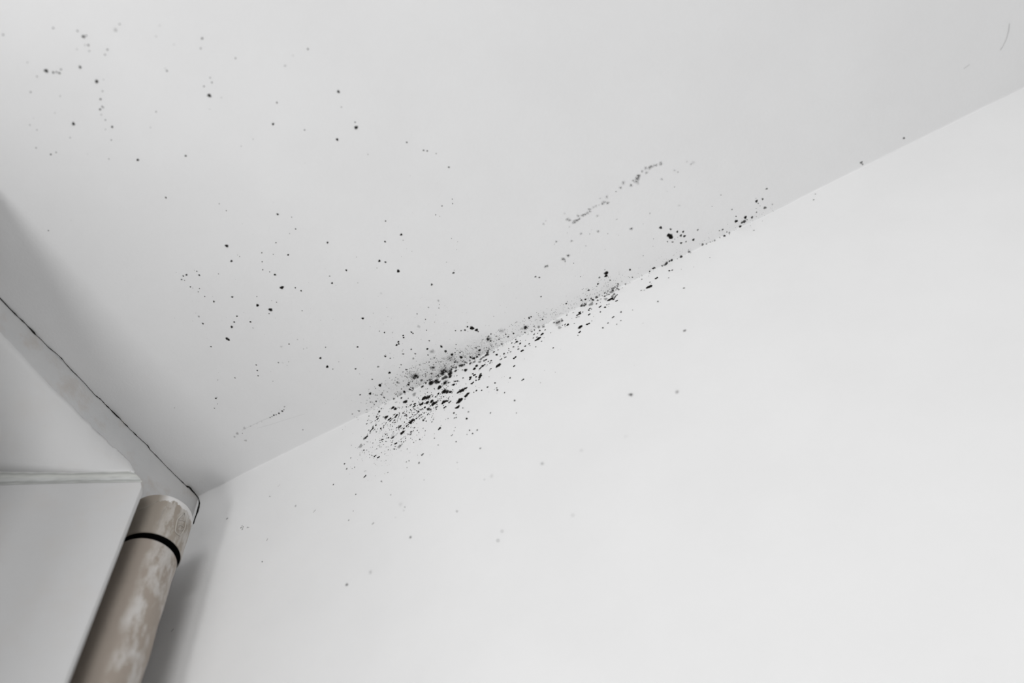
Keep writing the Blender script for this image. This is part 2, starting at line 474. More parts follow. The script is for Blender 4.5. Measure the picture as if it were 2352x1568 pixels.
# ------------------------------------------------------------------ mould
# each entry: x y z in 0.01 mm, radius in micrometres, cover in percent, flags (1 = thin bloom, 2 = lies on the fillet)
MOULD = {
    'ceil_far': '''
21866,-58442,0,783,98,0 26532,-56624,0,784,98,0 28390,-55292,0,789,98,0 28512,-54591,0,1504,98,0 28822,-54535,0,793,98,0 28357,-53718,0,911,98,0 28046,-53220,0,603,98,0 29700,-52471,0,805,98,0 29149,-52195,0,708,98,0
22973,-53756,0,1924,98,0 23471,-53292,0,1072,98,0 23780,-53168,0,815,98,0 23954,-52953,0,1084,98,0 24352,-53158,0,813,98,0 26158,-52418,0,1389,98,0 21779,-53755,0,611,98,0 26601,-50507,0,1765,98,0 27332,-50317,0,413,98,0
20113,-52860,0,722,98,0 26435,-49439,0,626,98,0 25696,-48897,0,973,98,0 25318,-48219,0,740,98,0 24934,-48086,0,1045,98,0 25353,-48075,0,635,98,0 24661,-47589,0,532,98,0 24640,-46947,0,642,98,0 24738,-46029,0,1173,98,0
23958,-46162,0,432,98,0 23695,-44946,0,654,98,0 21515,-48220,0,1695,98,0 20188,-47232,0,540,98,0 17576,-50280,0,531,98,0 17831,-49530,0,534,98,0 18423,-50658,0,317,98,0 16376,-48091,0,651,98,0 17177,-46803,0,946,98,0
17810,-46707,0,656,98,0 22057,-43432,0,554,98,0 24635,-41865,0,1387,98,0 29335,-39735,0,1113,98,0 29752,-45091,0,643,98,0 33476,-47942,0,845,98,0 33493,-48218,0,516,59,0 32413,-53831,0,691,98,0 31684,-53577,0,1776,27,0
35757,-51843,0,497,59,0 38629,-48831,0,1021,98,0 37884,-48105,0,714,98,0 40350,-45617,0,724,98,0 47352,-42822,0,877,98,0 36853,-45253,0,629,98,0 36715,-44771,0,737,98,0 35753,-44842,0,739,98,0 35628,-43804,0,1940,98,0
47641,-37588,0,1504,98,0 47000,-36029,0,550,98,0 41310,-39763,0,869,98,0 39586,-38051,0,1326,98,0 42144,-35861,0,732,98,0 47141,-33366,0,1961,98,0 47367,-33918,0,744,96,0 44605,-33237,0,1468,98,0 36740,-37723,0,446,98,0
35159,-37691,0,448,91,0 51085,-29210,0,951,93,0 52230,-27509,0,1017,64,0 52550,-27246,0,1024,63,0 53267,-26486,0,707,62,0 53703,-24388,0,1132,72,0 46608,-30145,0,461,91,0 22380,-51112,0,520,98,0 20680,-50018,0,422,98,0
21963,-55276,0,503,98,0 45637,-43009,0,521,59,0 35796,-49695,0,506,59,0 34760,-51185,0,602,59,0 44318,-42543,0,974,44,0 36578,-43027,0,534,59,0 34762,-42616,0,431,59,0 28138,-44043,0,543,59,0 27106,-53946,0,601,59,0
28092,-53886,0,500,98,0 20506,-44972,0,440,45,0 40066,-32706,0,218,89,0 32997,-36125,0,153,98,0 45562,-36280,0,193,67,0 36733,-38036,0,212,98,0 25116,-40788,0,163,98,0
''',
    'ceil_mid': '''
24399,-36933,0,1019,98,0 28992,-33449,0,471,98,0 10726,-40178,0,753,83,0 13693,-39907,0,350,45,0 28992,-33419,0,375,91,0 29147,-32381,0,636,98,0 33841,-29163,0,1311,93,0 35001,-28086,0,520,98,0 34543,-26640,0,831,98,0
33614,-26493,0,637,49,0 31583,-26328,0,883,70,0 36722,-23363,0,1290,83,0 26491,-28806,0,1913,98,0 25768,-26950,0,1467,80,0 26933,-26957,0,491,98,0 26863,-27232,0,316,91,0 29417,-26076,0,720,98,0 30430,-25251,0,519,98,0
31875,-24330,0,1133,98,0 28764,-25101,0,767,89,0 28187,-24206,0,805,82,0 28725,-23570,0,621,96,0 29023,-22953,0,1372,98,0 28645,-21119,0,1928,98,0 28838,-21129,0,1417,98,0 30055,-20288,0,901,96,0 30416,-19601,0,1092,77,0
36597,-19200,0,1227,90,0 34468,-19535,0,1061,40,0 34178,-18602,0,1260,88,0 44033,-22314,0,875,89,0 44700,-19917,0,1484,92,0 44513,-19171,0,787,34,0 42582,-20097,0,1150,85,0 40652,-18276,0,1561,98,0 41194,-17779,0,1224,78,0
41883,-15981,0,1942,98,0 39913,-17622,0,695,32,0 52136,-20821,0,605,98,0 51883,-20315,0,635,98,0 50668,-20677,0,851,75,0 49485,-20079,0,685,86,0 49793,-19675,0,463,66,0 49578,-16506,0,620,58,0 49997,-15772,0,419,55,0
49385,-14941,0,468,44,0 44272,-18035,0,402,29,0 44653,-17418,0,427,52,0 38603,-20071,0,396,91,0 43233,-17449,0,244,91,0 47504,-14092,0,526,54,0 47513,-12395,0,1467,72,0 47769,-12655,0,758,28,0 44423,-12346,0,1489,71,0
36850,-17072,0,740,29,0 38492,-14419,0,1488,12,0 19390,-28923,0,318,98,0 19796,-28167,0,959,93,0 20212,-28102,0,1315,81,0 19336,-27896,0,972,76,0 19554,-27627,0,582,86,0 21524,-27870,0,755,98,0 21380,-28114,0,318,98,0
21444,-27339,0,1148,85,0 23452,-26341,0,580,87,0 19585,-26599,0,822,95,0 19731,-26330,0,405,98,0 20345,-25886,0,641,91,0 19955,-25606,0,656,87,0 20207,-24717,0,683,98,0 20690,-23624,0,1251,76,0 22925,-23028,0,1247,89,0
25459,-21614,0,722,59,0 24800,-20584,0,1799,98,0 25761,-19296,0,2328,93,0 25293,-18936,0,789,78,0 27000,-19785,0,756,55,0 26624,-20259,0,748,28,0 28933,-17243,0,798,64,0 22827,-20614,0,380,60,0 21783,-20596,0,1133,86,0
17889,-22870,0,1287,37,0 17670,-21826,0,1309,72,0 21005,-20096,0,1147,84,0 20327,-19681,0,1676,81,0 22678,-19121,0,1154,96,0 22425,-18255,0,996,24,0 34663,-12568,0,1541,98,0 18797,-18655,0,1703,92,0 18881,-18406,0,1707,92,0
16448,-18671,0,1021,70,0 24805,-14098,0,1042,69,0 26088,-14108,0,862,23,0 25903,-12585,0,701,34,0 26361,-12490,0,701,34,0 28396,-11379,0,881,57,0 31845,-9374,0,1242,80,0 26938,-10370,0,1604,80,0 26934,-8825,0,1799,98,0
27335,-8163,0,898,58,0 19522,-13632,0,1064,68,0 19129,-12878,0,1070,80,0 22075,-12503,0,1066,45,0 22505,-12196,0,1245,11,0 23230,-11943,0,711,34,0 22760,-11582,0,1070,11,0 28594,-8702,0,715,34,0 25557,-18031,0,434,31,0
30111,-14975,0,471,41,0 31461,-14301,0,475,27,0 33496,-13046,0,486,26,0 36184,-12530,0,660,25,0 23779,-14267,0,1745,11,0 17893,-23438,0,331,51,0 15308,-24129,0,340,49,0 40767,-9699,0,1030,46,0 42457,-9778,0,1021,35,0
43822,-9442,0,668,48,0 43516,-9042,0,851,47,0 44003,-9978,0,1532,23,0 34808,-11105,0,509,24,0 37457,-11209,0,599,36,0 36389,-11119,0,346,26,0 36415,-10586,0,484,24,0 42705,-8354,0,549,36,0 41266,-8474,0,869,69,0
40893,-8138,0,622,23,0 42044,-7539,0,750,34,0 40006,-8018,0,2199,17,0 35436,-9955,0,874,57,0 35868,-9458,0,1129,80,0 36732,-8941,0,1132,17,0 36361,-8339,0,442,23,0 37651,-7872,0,1139,91,0 37530,-7583,0,1078,98,0
36638,-7376,0,1273,98,0 36517,-7100,0,1148,98,0 36232,-7093,0,1277,98,0 36094,-7070,0,766,91,0 38794,-7748,0,1010,91,0 38856,-7511,0,949,98,0 38761,-7863,0,630,68,0 40564,-7041,0,821,68,0 27237,-5955,0,342,30,0
27200,-6284,0,348,29,0 55977,-6821,0,1324,59,0 12119,-12084,0,1162,92,0 12345,-12152,0,633,60,0 11747,-11276,0,627,62,0 11003,-10915,0,895,60,0 16097,-13402,0,894,68,0 18739,-12164,0,895,80,0 19830,-10528,0,637,47,0
14069,-14250,0,893,34,0 16137,-5991,0,1017,51,0 16428,-5989,0,875,52,0 16764,-6050,0,1299,73,0 17061,-5956,0,1019,50,0 17497,-5954,0,1299,73,0 18061,-6031,0,1437,72,0 18374,-6104,0,882,51,0 18732,-6466,0,1300,30,0
18570,-2104,0,1139,40,0 11532,-5737,0,698,62,0 11180,-4562,0,1860,24,0 10965,-6071,0,2134,24,0 10334,-5823,0,1576,24,0 12280,-6345,0,1854,21,0 14109,-6025,0,718,29,0 14814,-5984,0,721,29,0 13172,-6154,0,715,29,0
6796,-13570,0,765,36,0 37701,-10782,0,382,32,0 33842,-9241,0,277,20,0 10656,-4201,0,187,74,0 13736,-10365,0,243,38,0 42464,-11402,0,150,98,0 42771,-10860,0,258,34,0 45705,-6982,0,382,32,0 46628,-11098,0,227,44,0
42551,-7593,0,414,30,0 26752,-13780,0,419,35,0 44432,-8590,0,277,39,0 24607,-9319,0,427,20,0 31673,-10002,0,391,32,0 36725,-12805,0,153,79,0 42282,-11328,0,194,70,0 40340,-11329,0,325,33,0 39607,-7768,0,263,35,0
16831,-6666,0,295,70,0 43564,-8911,0,335,35,0 37979,-14258,0,192,74,0 28733,-6797,0,341,38,0 17929,-6361,0,294,55,0 39884,-7402,0,333,22,0 52102,-9502,0,341,36,0 44320,-8944,0,331,42,0 48426,-11663,0,146,86,0
33454,-9046,0,249,29,0 58934,-11726,0,139,89,0 42711,-6982,0,274,28,0 41582,-10352,0,396,21,0 34457,-8231,0,324,18,0 42829,-8637,0,233,33,0 34720,-8445,0,283,20,0 44329,-8122,0,405,26,0 35561,-8516,0,465,19,0
23083,-4276,0,131,98,0 48295,-9431,0,119,98,0 24819,-4121,0,338,43,0 35899,-22396,0,180,65,0 34409,-18117,0,250,88,0 18921,-16307,0,276,15,0 12073,-23244,0,161,98,0 37302,-28295,0,147,78,0 48111,-9756,0,180,54,0
34551,-20628,0,206,80,0 48894,-8343,0,239,33,0 47287,-21703,0,213,59,0 29944,-16950,0,164,98,0 16794,-19879,0,308,30,0 17049,-20369,0,152,51,0 48117,-9085,0,455,15,0 49513,-21702,0,151,74,0 20466,-11880,0,413,27,0
23515,-4119,0,247,52,0 29913,-23287,0,174,54,0 42380,-12886,0,157,53,0 24698,-24746,0,194,81,0 25938,-15261,0,341,24,0 21010,-24255,0,232,98,0 14881,-15125,0,494,17,0 13845,-30850,0,217,51,0 35815,-33540,0,170,50,0
19888,-20994,0,402,19,0 44739,-15622,0,234,48,0 32,-23755,0,251,31,0 16886,-22726,0,367,35,0 49378,-25665,0,219,97,0 29712,-30197,0,212,77,0 22911,-19600,0,259,38,0 34286,-30563,0,166,97,0 29947,-28508,0,219,70,0
15536,-22759,0,161,93,0 36981,-10840,0,433,25,0 38034,-12396,0,461,32,0 24965,-11734,0,320,19,0 41651,-24379,0,153,52,0 2478,-14910,0,306,33,0 23071,-16784,0,438,21,0 32053,-18802,0,160,98,0 29061,-23650,0,172,75,0
31829,-20076,0,184,98,0 25029,-12420,0,321,17,0 32055,-28228,0,137,82,0 46910,-9029,0,391,25,0 51989,-7629,0,452,20,0 51565,-23361,0,205,96,0 26104,-4506,0,389,25,0 20597,-21116,0,179,77,0 20209,-16759,0,332,20,0
39546,-7689,0,360,13,0 5724,-24016,0,190,71,0 25933,-19072,0,300,50,0 18563,-24958,0,197,74,0 44910,-20940,0,225,98,0 31521,-7554,0,466,20,0 23066,-26193,0,155,98,0 14981,-15722,0,452,17,0 21124,-31239,0,159,68,0
23742,-14312,0,451,27,0 24305,-19265,0,229,62,0 7640,-10702,0,302,41,0 40288,-9403,0,416,30,0 16117,-6022,0,603,7,0 16041,-6029,0,602,7,0 15965,-6036,0,602,7,0 15889,-6043,0,602,7,0 15814,-6050,0,601,7,0
15738,-6058,0,601,7,0 15662,-6065,0,601,7,0 15586,-6072,0,600,7,0 15511,-6079,0,600,7,0 15435,-6086,0,599,7,0 15359,-6094,0,599,7,0 15283,-6101,0,599,7,0 15207,-6108,0,598,7,0 15131,-6115,0,598,7,0
15055,-6123,0,598,7,0 14979,-6130,0,597,7,0 14904,-6137,0,597,7,0 14828,-6144,0,597,7,0 14750,-6146,0,596,7,0 14673,-6148,0,596,7,0 14596,-6149,0,595,7,0 14519,-6151,0,595,7,0 14441,-6153,0,594,7,0
14364,-6154,0,594,7,0 14287,-6156,0,593,7,0 14210,-6158,0,593,7,0 14132,-6160,0,592,7,0 14055,-6161,0,592,7,0 13977,-6163,0,591,7,0 13900,-6165,0,591,7,0 13823,-6166,0,590,7,0 13745,-6168,0,590,7,0
13668,-6170,0,589,7,0 13590,-6171,0,589,7,0 13513,-6173,0,588,7,0 13435,-6175,0,587,7,0 13358,-6177,0,587,7,0 13280,-6178,0,586,7,0 13203,-6180,0,586,7,0 13125,-6182,0,585,7,0 13048,-6182,0,585,7,0
12972,-6182,0,584,7,0 12895,-6183,0,584,7,0 12818,-6183,0,583,7,0 12741,-6184,0,583,7,0 12664,-6184,0,582,7,0 12587,-6184,0,581,7,0 12510,-6185,0,581,7,0 12433,-6185,0,580,7,0 12356,-6185,0,580,7,0
12280,-6186,0,579,7,0 12203,-6186,0,578,8,0 12125,-6186,0,578,8,0 12048,-6187,0,577,8,0 11971,-6187,0,577,8,0 11894,-6188,0,576,8,0 11817,-6188,0,575,8,0 20271,-4133,0,517,5,0 20206,-4146,0,517,5,0
20141,-4159,0,517,5,0 20075,-4171,0,517,5,0 20010,-4184,0,516,5,0 19945,-4197,0,516,5,0 19880,-4210,0,516,5,0 19815,-4223,0,516,5,0 19750,-4236,0,516,5,0 19685,-4249,0,515,5,0 19620,-4262,0,515,5,0
19555,-4274,0,515,5,0 19490,-4287,0,515,5,0 19425,-4300,0,514,5,0 19360,-4313,0,514,5,0 19295,-4326,0,514,5,0 19229,-4339,0,514,5,0 19164,-4352,0,513,5,0 19099,-4364,0,513,5,0 19034,-4377,0,513,5,0
18969,-4390,0,513,5,0 18904,-4403,0,513,5,0 18839,-4416,0,512,5,0 18774,-4429,0,512,5,0 18708,-4442,0,512,5,0 18643,-4455,0,512,5,0 18578,-4468,0,511,5,0 18513,-4480,0,511,5,0 18448,-4493,0,511,5,0
18383,-4506,0,511,5,0 18317,-4519,0,510,5,0 18252,-4532,0,510,5,0 18187,-4545,0,510,5,0 18122,-4558,0,510,5,0 18057,-4571,0,509,5,0 17991,-4583,0,509,5,0 17926,-4596,0,509,5,0 17861,-4609,0,509,5,0
17796,-4620,0,508,5,0 17732,-4631,0,508,5,0 17667,-4642,0,508,5,0 17602,-4653,0,508,5,0 17538,-4664,0,507,5,0 17473,-4675,0,507,5,0 17409,-4686,0,507,5,0 17344,-4697,0,506,5,0 17279,-4708,0,506,5,0
17215,-4719,0,506,5,0 17150,-4730,0,506,5,0 17085,-4741,0,505,5,0 17021,-4752,0,505,5,0 16956,-4763,0,505,5,0 16891,-4775,0,504,5,0 16826,-4786,0,504,5,0 16762,-4797,0,504,5,0 16697,-4808,0,503,5,0
16632,-4819,0,503,5,0 16568,-4830,0,503,5,0 16503,-4841,0,503,5,0 16438,-4852,0,502,5,0 16373,-4863,0,502,5,0 16309,-4874,0,502,5,0 16244,-4885,0,501,5,0 16179,-4896,0,501,6,0 16114,-4907,0,501,6,0
16050,-4918,0,501,6,0 15985,-4929,0,500,6,0 15920,-4940,0,500,6,0 15855,-4951,0,500,6,0 15790,-4962,0,499,6,0 15726,-4973,0,499,6,0 15661,-4984,0,499,6,0 15596,-4995,0,498,6,0 15531,-5006,0,498,6,0
15466,-5017,0,498,6,0 15402,-5028,0,497,6,0 15338,-5043,0,497,6,0 15275,-5058,0,497,6,0 15212,-5073,0,497,6,0 15148,-5088,0,497,6,0 15085,-5103,0,497,6,0 15021,-5118,0,496,6,0 14958,-5133,0,496,6,0
14895,-5148,0,496,6,0 14831,-5163,0,496,6,0 14768,-5178,0,496,6,0 14704,-5192,0,495,6,0 14641,-5207,0,495,6,0 14578,-5222,0,495,6,0 14514,-5237,0,495,6,0 14451,-5252,0,495,6,0 14387,-5267,0,494,6,0
14324,-5282,0,494,6,0 14261,-5297,0,494,6,0 14197,-5312,0,494,6,0 14134,-5327,0,494,6,0 14070,-5342,0,493,6,0 14007,-5357,0,493,6,0 13944,-5372,0,493,6,0 13880,-5387,0,493,6,0 13817,-5402,0,493,6,0
13753,-5417,0,493,6,0 13690,-5431,0,492,6,0
''',
    'ceil_dense': '''
29812,-6709,0,1446,46,0 39285,-6233,0,637,23,0 40067,-5513,0,1023,68,0 40953,-3947,0,1546,98,0 40921,-4129,0,640,69,0 45549,-5387,0,694,23,0 45253,-4831,0,1143,98,0 45666,-4361,0,2672,98,0 45497,-4422,0,1145,98,0
46015,-3833,0,2042,98,0 46076,-3515,0,1022,80,0 43672,-5112,0,890,80,0 44283,-4747,0,1019,68,0 44748,-4565,0,1273,80,0 44977,-4212,0,638,34,0 42715,-3264,0,834,69,0 44670,-1507,0,1163,69,0 44873,-955,0,1689,98,0
44491,-895,0,767,59,0 37444,-5581,0,1156,68,0 39228,-4573,0,1416,91,0 39565,-3918,0,3559,34,1 41067,-3072,0,1683,91,0 40920,-2912,0,637,71,0 41514,-2207,0,1819,98,0 41992,-2251,0,901,70,0 42555,-1911,0,967,70,0
42309,-1228,0,2089,98,0 41119,-1779,0,5888,23,1 40827,-1872,0,3268,17,1 43366,-607,0,1564,92,0 43673,-255,0,1433,58,0 42800,-1099,0,1957,23,0 36342,-5956,0,640,57,0 36554,-6100,0,640,34,0 36130,-5550,0,899,57,0
36256,-5474,0,1029,69,0 37540,-4742,0,1160,69,0 38839,-3736,0,1031,69,0 36955,-4250,0,1554,34,0 34068,-6380,0,1416,80,0 34237,-6575,0,575,35,0 34827,-6466,0,704,34,0 34461,-5796,0,1030,57,0 34849,-5628,0,573,35,0
35107,-5968,0,444,24,0 39312,-2953,0,1427,46,0 38418,-2724,0,1033,58,0 39133,-2242,0,833,59,0 39497,-2106,0,833,48,0 37077,-3701,0,702,24,0 37158,-2999,0,1166,35,0 41255,-1010,0,1300,93,0 41497,-864,0,966,83,0
42158,-565,0,1033,59,0 35119,-4232,0,967,70,0 34725,-3950,0,699,48,0 32446,-5489,0,1556,46,0 38450,-1712,0,1832,69,0 38694,-2070,0,1166,47,0 38278,-1774,0,2627,34,0 40548,-654,0,1435,35,0 41035,-291,0,1302,47,0
41872,-118,-16,1211,70,2 42189,-36,-82,1063,71,2 35277,-3253,0,1100,82,0 33198,-3947,0,1697,98,0 34929,-2770,0,897,36,0 34626,-2443,0,1167,47,0 39788,-843,0,828,73,0 39434,-650,0,1436,82,0 39256,-460,0,5963,51,1
39116,-460,0,2641,69,0 39550,-367,0,1840,69,0 37779,-1041,0,1437,59,0 38355,-350,0,1438,71,0 37059,-1384,0,1031,60,0 36947,-1110,0,1030,48,0 35763,-1770,0,5295,57,1 35833,-1770,0,2306,80,0 35458,-1612,0,1975,69,0
35926,-1456,0,1639,70,0 36121,-780,0,1979,58,0 37154,-367,0,889,63,0 36670,-403,0,746,26,0 33285,-2204,0,961,61,0 33395,-1922,0,1438,24,0 34547,-1324,0,1303,71,0 34318,-1084,0,1711,94,0 31095,-2909,0,1976,98,0
31432,-3031,0,684,39,0 33662,-2533,0,756,25,0 48852,-4477,0,754,34,0 47342,-3829,0,914,11,0 47687,-3575,0,915,11,0 47313,-2356,0,1075,68,0 46661,-1822,0,3866,45,1 46600,-1859,0,1854,68,0 46757,-1472,0,1236,69,0
46892,-2219,0,1231,57,0 47768,-1695,0,1078,46,0 47827,-1123,0,1236,57,0 48751,-2027,0,4227,23,1 48909,-1333,0,1000,80,0 49018,-849,0,1235,80,0 49841,-940,0,1233,91,0 47804,-283,0,1082,92,0 48133,-1622,0,612,35,0
48213,-1009,0,611,35,0 47621,-2026,0,535,35,0 52615,-1945,0,1372,91,0 52920,-1982,0,1066,80,0 54005,-880,0,1147,80,0 51568,-924,0,2307,80,0 51568,-924,0,3846,45,1 51177,-316,0,1079,69,0 51111,-1003,0,1538,23,0
52584,-510,0,921,57,0 53072,-130,-11,1801,46,2 52407,-27,-97,1066,69,2 52023,-1,-175,1286,57,2 49686,0,-191,1174,69,2 46030,-530,0,925,47,0 46138,-732,0,687,36,0 43649,-270,0,1720,58,0 42368,-340,0,1723,46,0
43030,-192,0,1398,46,2 29828,-6691,0,846,58,0 29839,-5797,0,685,24,0 30757,-4223,0,1003,71,0 31090,-2911,0,1891,98,0 31444,-3005,0,668,52,0 29310,-2450,0,1898,98,0 28108,-2975,0,1079,86,0 29771,-1896,0,1077,37,0
29937,-1753,0,1076,37,0 30487,-1542,0,1244,61,0 30528,-992,0,1242,74,0 28881,-1842,0,730,28,0 29315,-996,0,1241,74,0 28605,-1272,0,1071,51,0 27507,-1840,0,632,30,0 28821,-662,0,1068,52,0 31516,-132,-11,1319,73,2
33257,-373,0,1903,98,0 33179,-943,0,1078,49,0 34022,-376,0,1409,48,0 32172,-617,0,729,70,0 31371,-1525,0,1078,25,0 31860,-1903,0,913,25,0 33247,-2093,0,1731,35,0 32598,-199,0,4832,34,1 26554,-827,0,1407,49,0
25583,-866,0,790,44,0 56341,-6484,0,1157,59,0 55311,-3955,0,1025,69,0 25508,-878,0,695,78,0 36275,-244,0,431,96,0 35314,-695,0,689,89,0 34179,-54,-60,573,86,2 35836,-470,0,351,98,0 35664,-2597,0,619,54,0
37270,-12,-127,316,54,2 30115,-239,0,711,19,0 30579,-2263,0,252,56,0 39356,-2242,0,491,21,0 32136,-3180,0,700,18,0 35626,-832,0,640,30,0 28574,-1,-171,262,98,2 38332,-1933,0,679,23,0 32876,-2827,0,827,33,0
37654,-2950,0,841,26,0 35061,-879,0,456,44,0 30273,-1,-172,751,54,2 36738,-176,-1,259,81,2 38381,-1153,0,289,60,0 39494,-2669,0,780,30,0 31769,-2712,0,693,52,0 31892,-551,0,203,98,0 37984,-800,0,752,31,0
33118,-1504,0,255,55,0 30426,-474,0,444,30,0 36095,-231,0,433,56,0 29256,-952,0,485,54,0 38581,-2334,0,263,67,0 34520,-1925,0,235,69,0 36478,-2392,0,715,24,0 37429,-1502,0,621,52,0 33502,-2911,0,761,48,0
32265,-1366,0,180,98,0 37313,-195,0,656,47,2 29344,-2917,0,469,33,0 28914,-2356,0,338,62,0 30349,-1663,0,381,76,0 35924,-2091,0,331,24,0 38805,-2954,0,620,51,0 36103,-1644,0,446,35,0 32894,-363,0,393,58,0
28000,-901,0,218,98,0 37297,-1673,0,619,42,0 30535,-840,0,702,62,0 29159,0,-188,966,58,2 35499,-2475,0,575,55,0 30531,-1070,0,580,30,0 35504,-477,0,627,54,0 33895,-3210,0,601,47,0 27366,-96,-27,524,78,2
35967,-2871,0,202,92,0 38057,-1726,0,466,49,0 31052,-1894,0,615,42,0 29536,-41,-76,198,98,2 35411,-2724,0,746,54,0 37756,-1079,0,229,98,0 30771,-1719,0,271,98,0 29996,-990,0,196,98,0 35189,-1741,0,364,30,0
38145,-2254,0,672,55,0 33612,-242,0,539,34,0 33616,-1118,0,523,64,0 36860,-961,0,712,52,0 36738,-1441,0,770,35,0 28610,-511,0,543,43,0 32479,-924,0,187,69,0 28852,-1920,0,308,68,0 38693,-1716,0,719,46,0
37918,-32,-88,391,74,2 34233,-3027,0,290,25,0 37803,-946,0,506,61,0 31545,-3127,0,428,31,0 30586,-1334,0,431,76,0 27666,-13,-126,185,98,2 36669,-1184,0,577,45,0 27566,-435,0,790,33,0 38534,-1224,0,310,21,0
29983,-663,0,380,60,0 34046,-1169,0,136,95,0 37993,-4,-156,734,37,2 35543,-692,0,383,52,0 37803,-676,0,152,60,0 37463,-631,0,180,98,0 37632,-1617,0,256,51,0 30135,-1,-177,936,38,2 30369,-2778,0,820,49,0
30154,-276,0,443,63,0 38866,-3088,0,788,27,0 33830,-115,-17,436,25,2 28420,-112,-18,208,98,2 35135,-42,-74,154,98,2 35969,-2047,0,655,43,0 34702,-2173,0,172,65,0 35686,-279,0,496,32,0 33573,-2553,0,612,35,0
31727,-2441,0,600,36,0 38110,-1970,0,828,41,0 38137,-1434,0,650,51,0 28855,-1178,0,521,24,0 37276,-2063,0,799,30,0 34194,-2875,0,451,56,0 32334,-712,0,261,58,0 32133,-199,0,689,64,0 28207,-21,-107,130,98,2
29153,-1949,0,295,48,0 31133,-1980,0,131,98,0 33801,-400,0,194,98,0 34644,-647,0,343,56,0 38229,-1390,0,734,41,0 34234,-1223,0,611,39,0 35495,-251,0,329,88,0 33191,-2592,0,794,39,0 29664,-2253,0,593,31,0
37585,-1192,0,144,63,0 30737,-1673,0,694,21,0 28424,-1727,0,372,57,0 38111,-2887,0,822,45,0 27214,-173,-1,447,93,2 28844,-1325,0,351,60,0 30467,-506,0,203,70,0 34051,-1070,0,631,46,0 38305,-711,0,757,31,0
36060,-2424,0,443,38,0 34332,-92,-30,448,25,2 30729,-1723,0,802,59,0 30164,-162,-3,416,55,2 32827,-2288,0,639,41,0 35102,-1557,0,617,57,0 39646,-3136,0,757,18,0 33670,-2338,0,351,55,0 27902,-313,0,295,49,0
32166,-385,0,716,32,0 32925,-2424,0,539,19,0 30617,-1677,0,196,85,0 34928,-1239,0,311,63,0 34311,-10,-134,284,64,2 37071,-18,-113,372,34,2 36458,-2448,0,191,98,0 35214,-346,0,766,29,0 36073,-41,-75,422,49,2
38748,-2543,0,555,17,0 32505,-834,0,815,46,0 32202,-800,0,655,22,0 37482,-1888,0,469,49,0 31724,-155,-4,346,32,2 28738,-1055,0,682,28,0 34720,-3158,0,730,51,0 35716,-1582,0,556,44,0 32872,-785,0,234,48,0
32715,-2294,0,531,25,0 36343,-11,-130,821,44,2 34005,-956,0,706,16,0 28107,-1346,0,240,98,0 33214,-13,-126,839,46,2 29584,-2179,0,494,56,0 37377,-3198,0,272,70,0 32713,-303,0,342,56,0 38031,-1339,0,173,98,0
34268,-2470,0,141,98,0 37217,0,-191,594,25,2 33161,-59,-55,690,25,2 35786,-1826,0,376,31,0 37474,-10,-133,311,51,2 34234,-812,0,161,98,0 36527,-2023,0,503,30,0 28072,-1391,0,537,45,0 38139,-304,0,707,47,0
38991,-2907,0,358,57,0 32877,-1933,0,798,40,0 33753,-37,-81,511,32,2 32038,-843,0,799,44,0 35469,-226,0,312,94,0 30387,-3067,0,441,39,0 33601,-1062,0,453,43,0 35382,-518,0,185,98,0 28770,-1084,0,428,76,0
28898,-911,0,647,35,0 37804,-2072,0,179,65,0 36600,-1351,0,619,59,0 35625,-1424,0,731,34,0 27514,-513,0,481,86,0 34330,-542,0,817,33,0 30598,-1460,0,332,36,0 36371,-1971,0,820,20,0 38809,-2383,0,360,39,0
34647,-638,0,159,98,0 29739,-1236,0,395,85,0 34061,-996,0,810,31,0 35586,-394,0,659,51,0 37201,-1200,0,296,64,0 37776,-618,0,131,82,0 37664,0,-194,182,69,2 37708,-853,0,630,47,0 33351,-2142,0,467,45,0
31935,-2745,0,397,25,0 35106,-1397,0,143,98,0 34369,-530,0,812,50,0 34594,-2888,0,159,63,0 38215,-1283,0,267,62,0 36365,-1634,0,139,60,0 31738,-1,-177,185,98,2 32125,-54,-60,681,34,2 38078,-1652,0,593,34,0
34990,-422,0,270,98,0 29957,-873,0,627,35,0 33033,-2868,0,291,38,0 37452,-514,0,365,73,0 32762,-3245,0,722,50,0 29880,-350,0,622,62,0 29848,-319,0,205,75,0 32675,-1274,0,567,20,0 29343,-103,-23,198,82,2
38184,-820,0,222,88,0 39489,-2369,0,621,30,0 32059,-600,0,679,55,0 34293,-2665,0,611,45,0 30416,-419,0,199,98,0 37837,-2806,0,731,46,0 33456,-2275,0,241,82,0 29547,-3126,0,750,23,0 37304,-2496,0,190,72,0
32925,-1701,0,752,47,0 30413,-1467,0,506,20,0 29081,-786,0,184,90,0 36620,-3073,0,496,43,0 36869,-1898,0,615,16,0 37078,-196,0,216,93,0 35119,-2228,0,359,70,0 35795,-2586,0,499,19,0 28351,-1796,0,388,55,0
30959,-243,0,407,43,0 37360,-241,0,807,52,0 42903,-1746,0,532,38,0 46828,-1911,0,316,57,0 38718,-14,-121,443,41,2 42790,-913,0,454,62,0 47058,-574,0,355,50,0 40643,-714,0,600,20,0 46314,-1621,0,423,29,0
43599,-459,0,670,44,0 42270,-1854,0,547,24,0 42727,-941,0,746,32,0 43839,-2379,0,446,53,0 39709,-698,0,225,98,0 43619,-290,0,184,73,0 39839,-934,0,606,33,0 40306,-618,0,215,98,0 40251,-1657,0,365,58,0
45500,-133,-10,593,59,2 44342,-1367,0,375,28,0 46210,-1881,0,317,24,0 42379,-1317,0,392,66,0 46788,-2176,0,551,48,0 47051,-28,-94,519,27,2 45819,-319,0,626,32,0 45152,-1463,0,729,53,0 43251,-1496,0,281,27,0
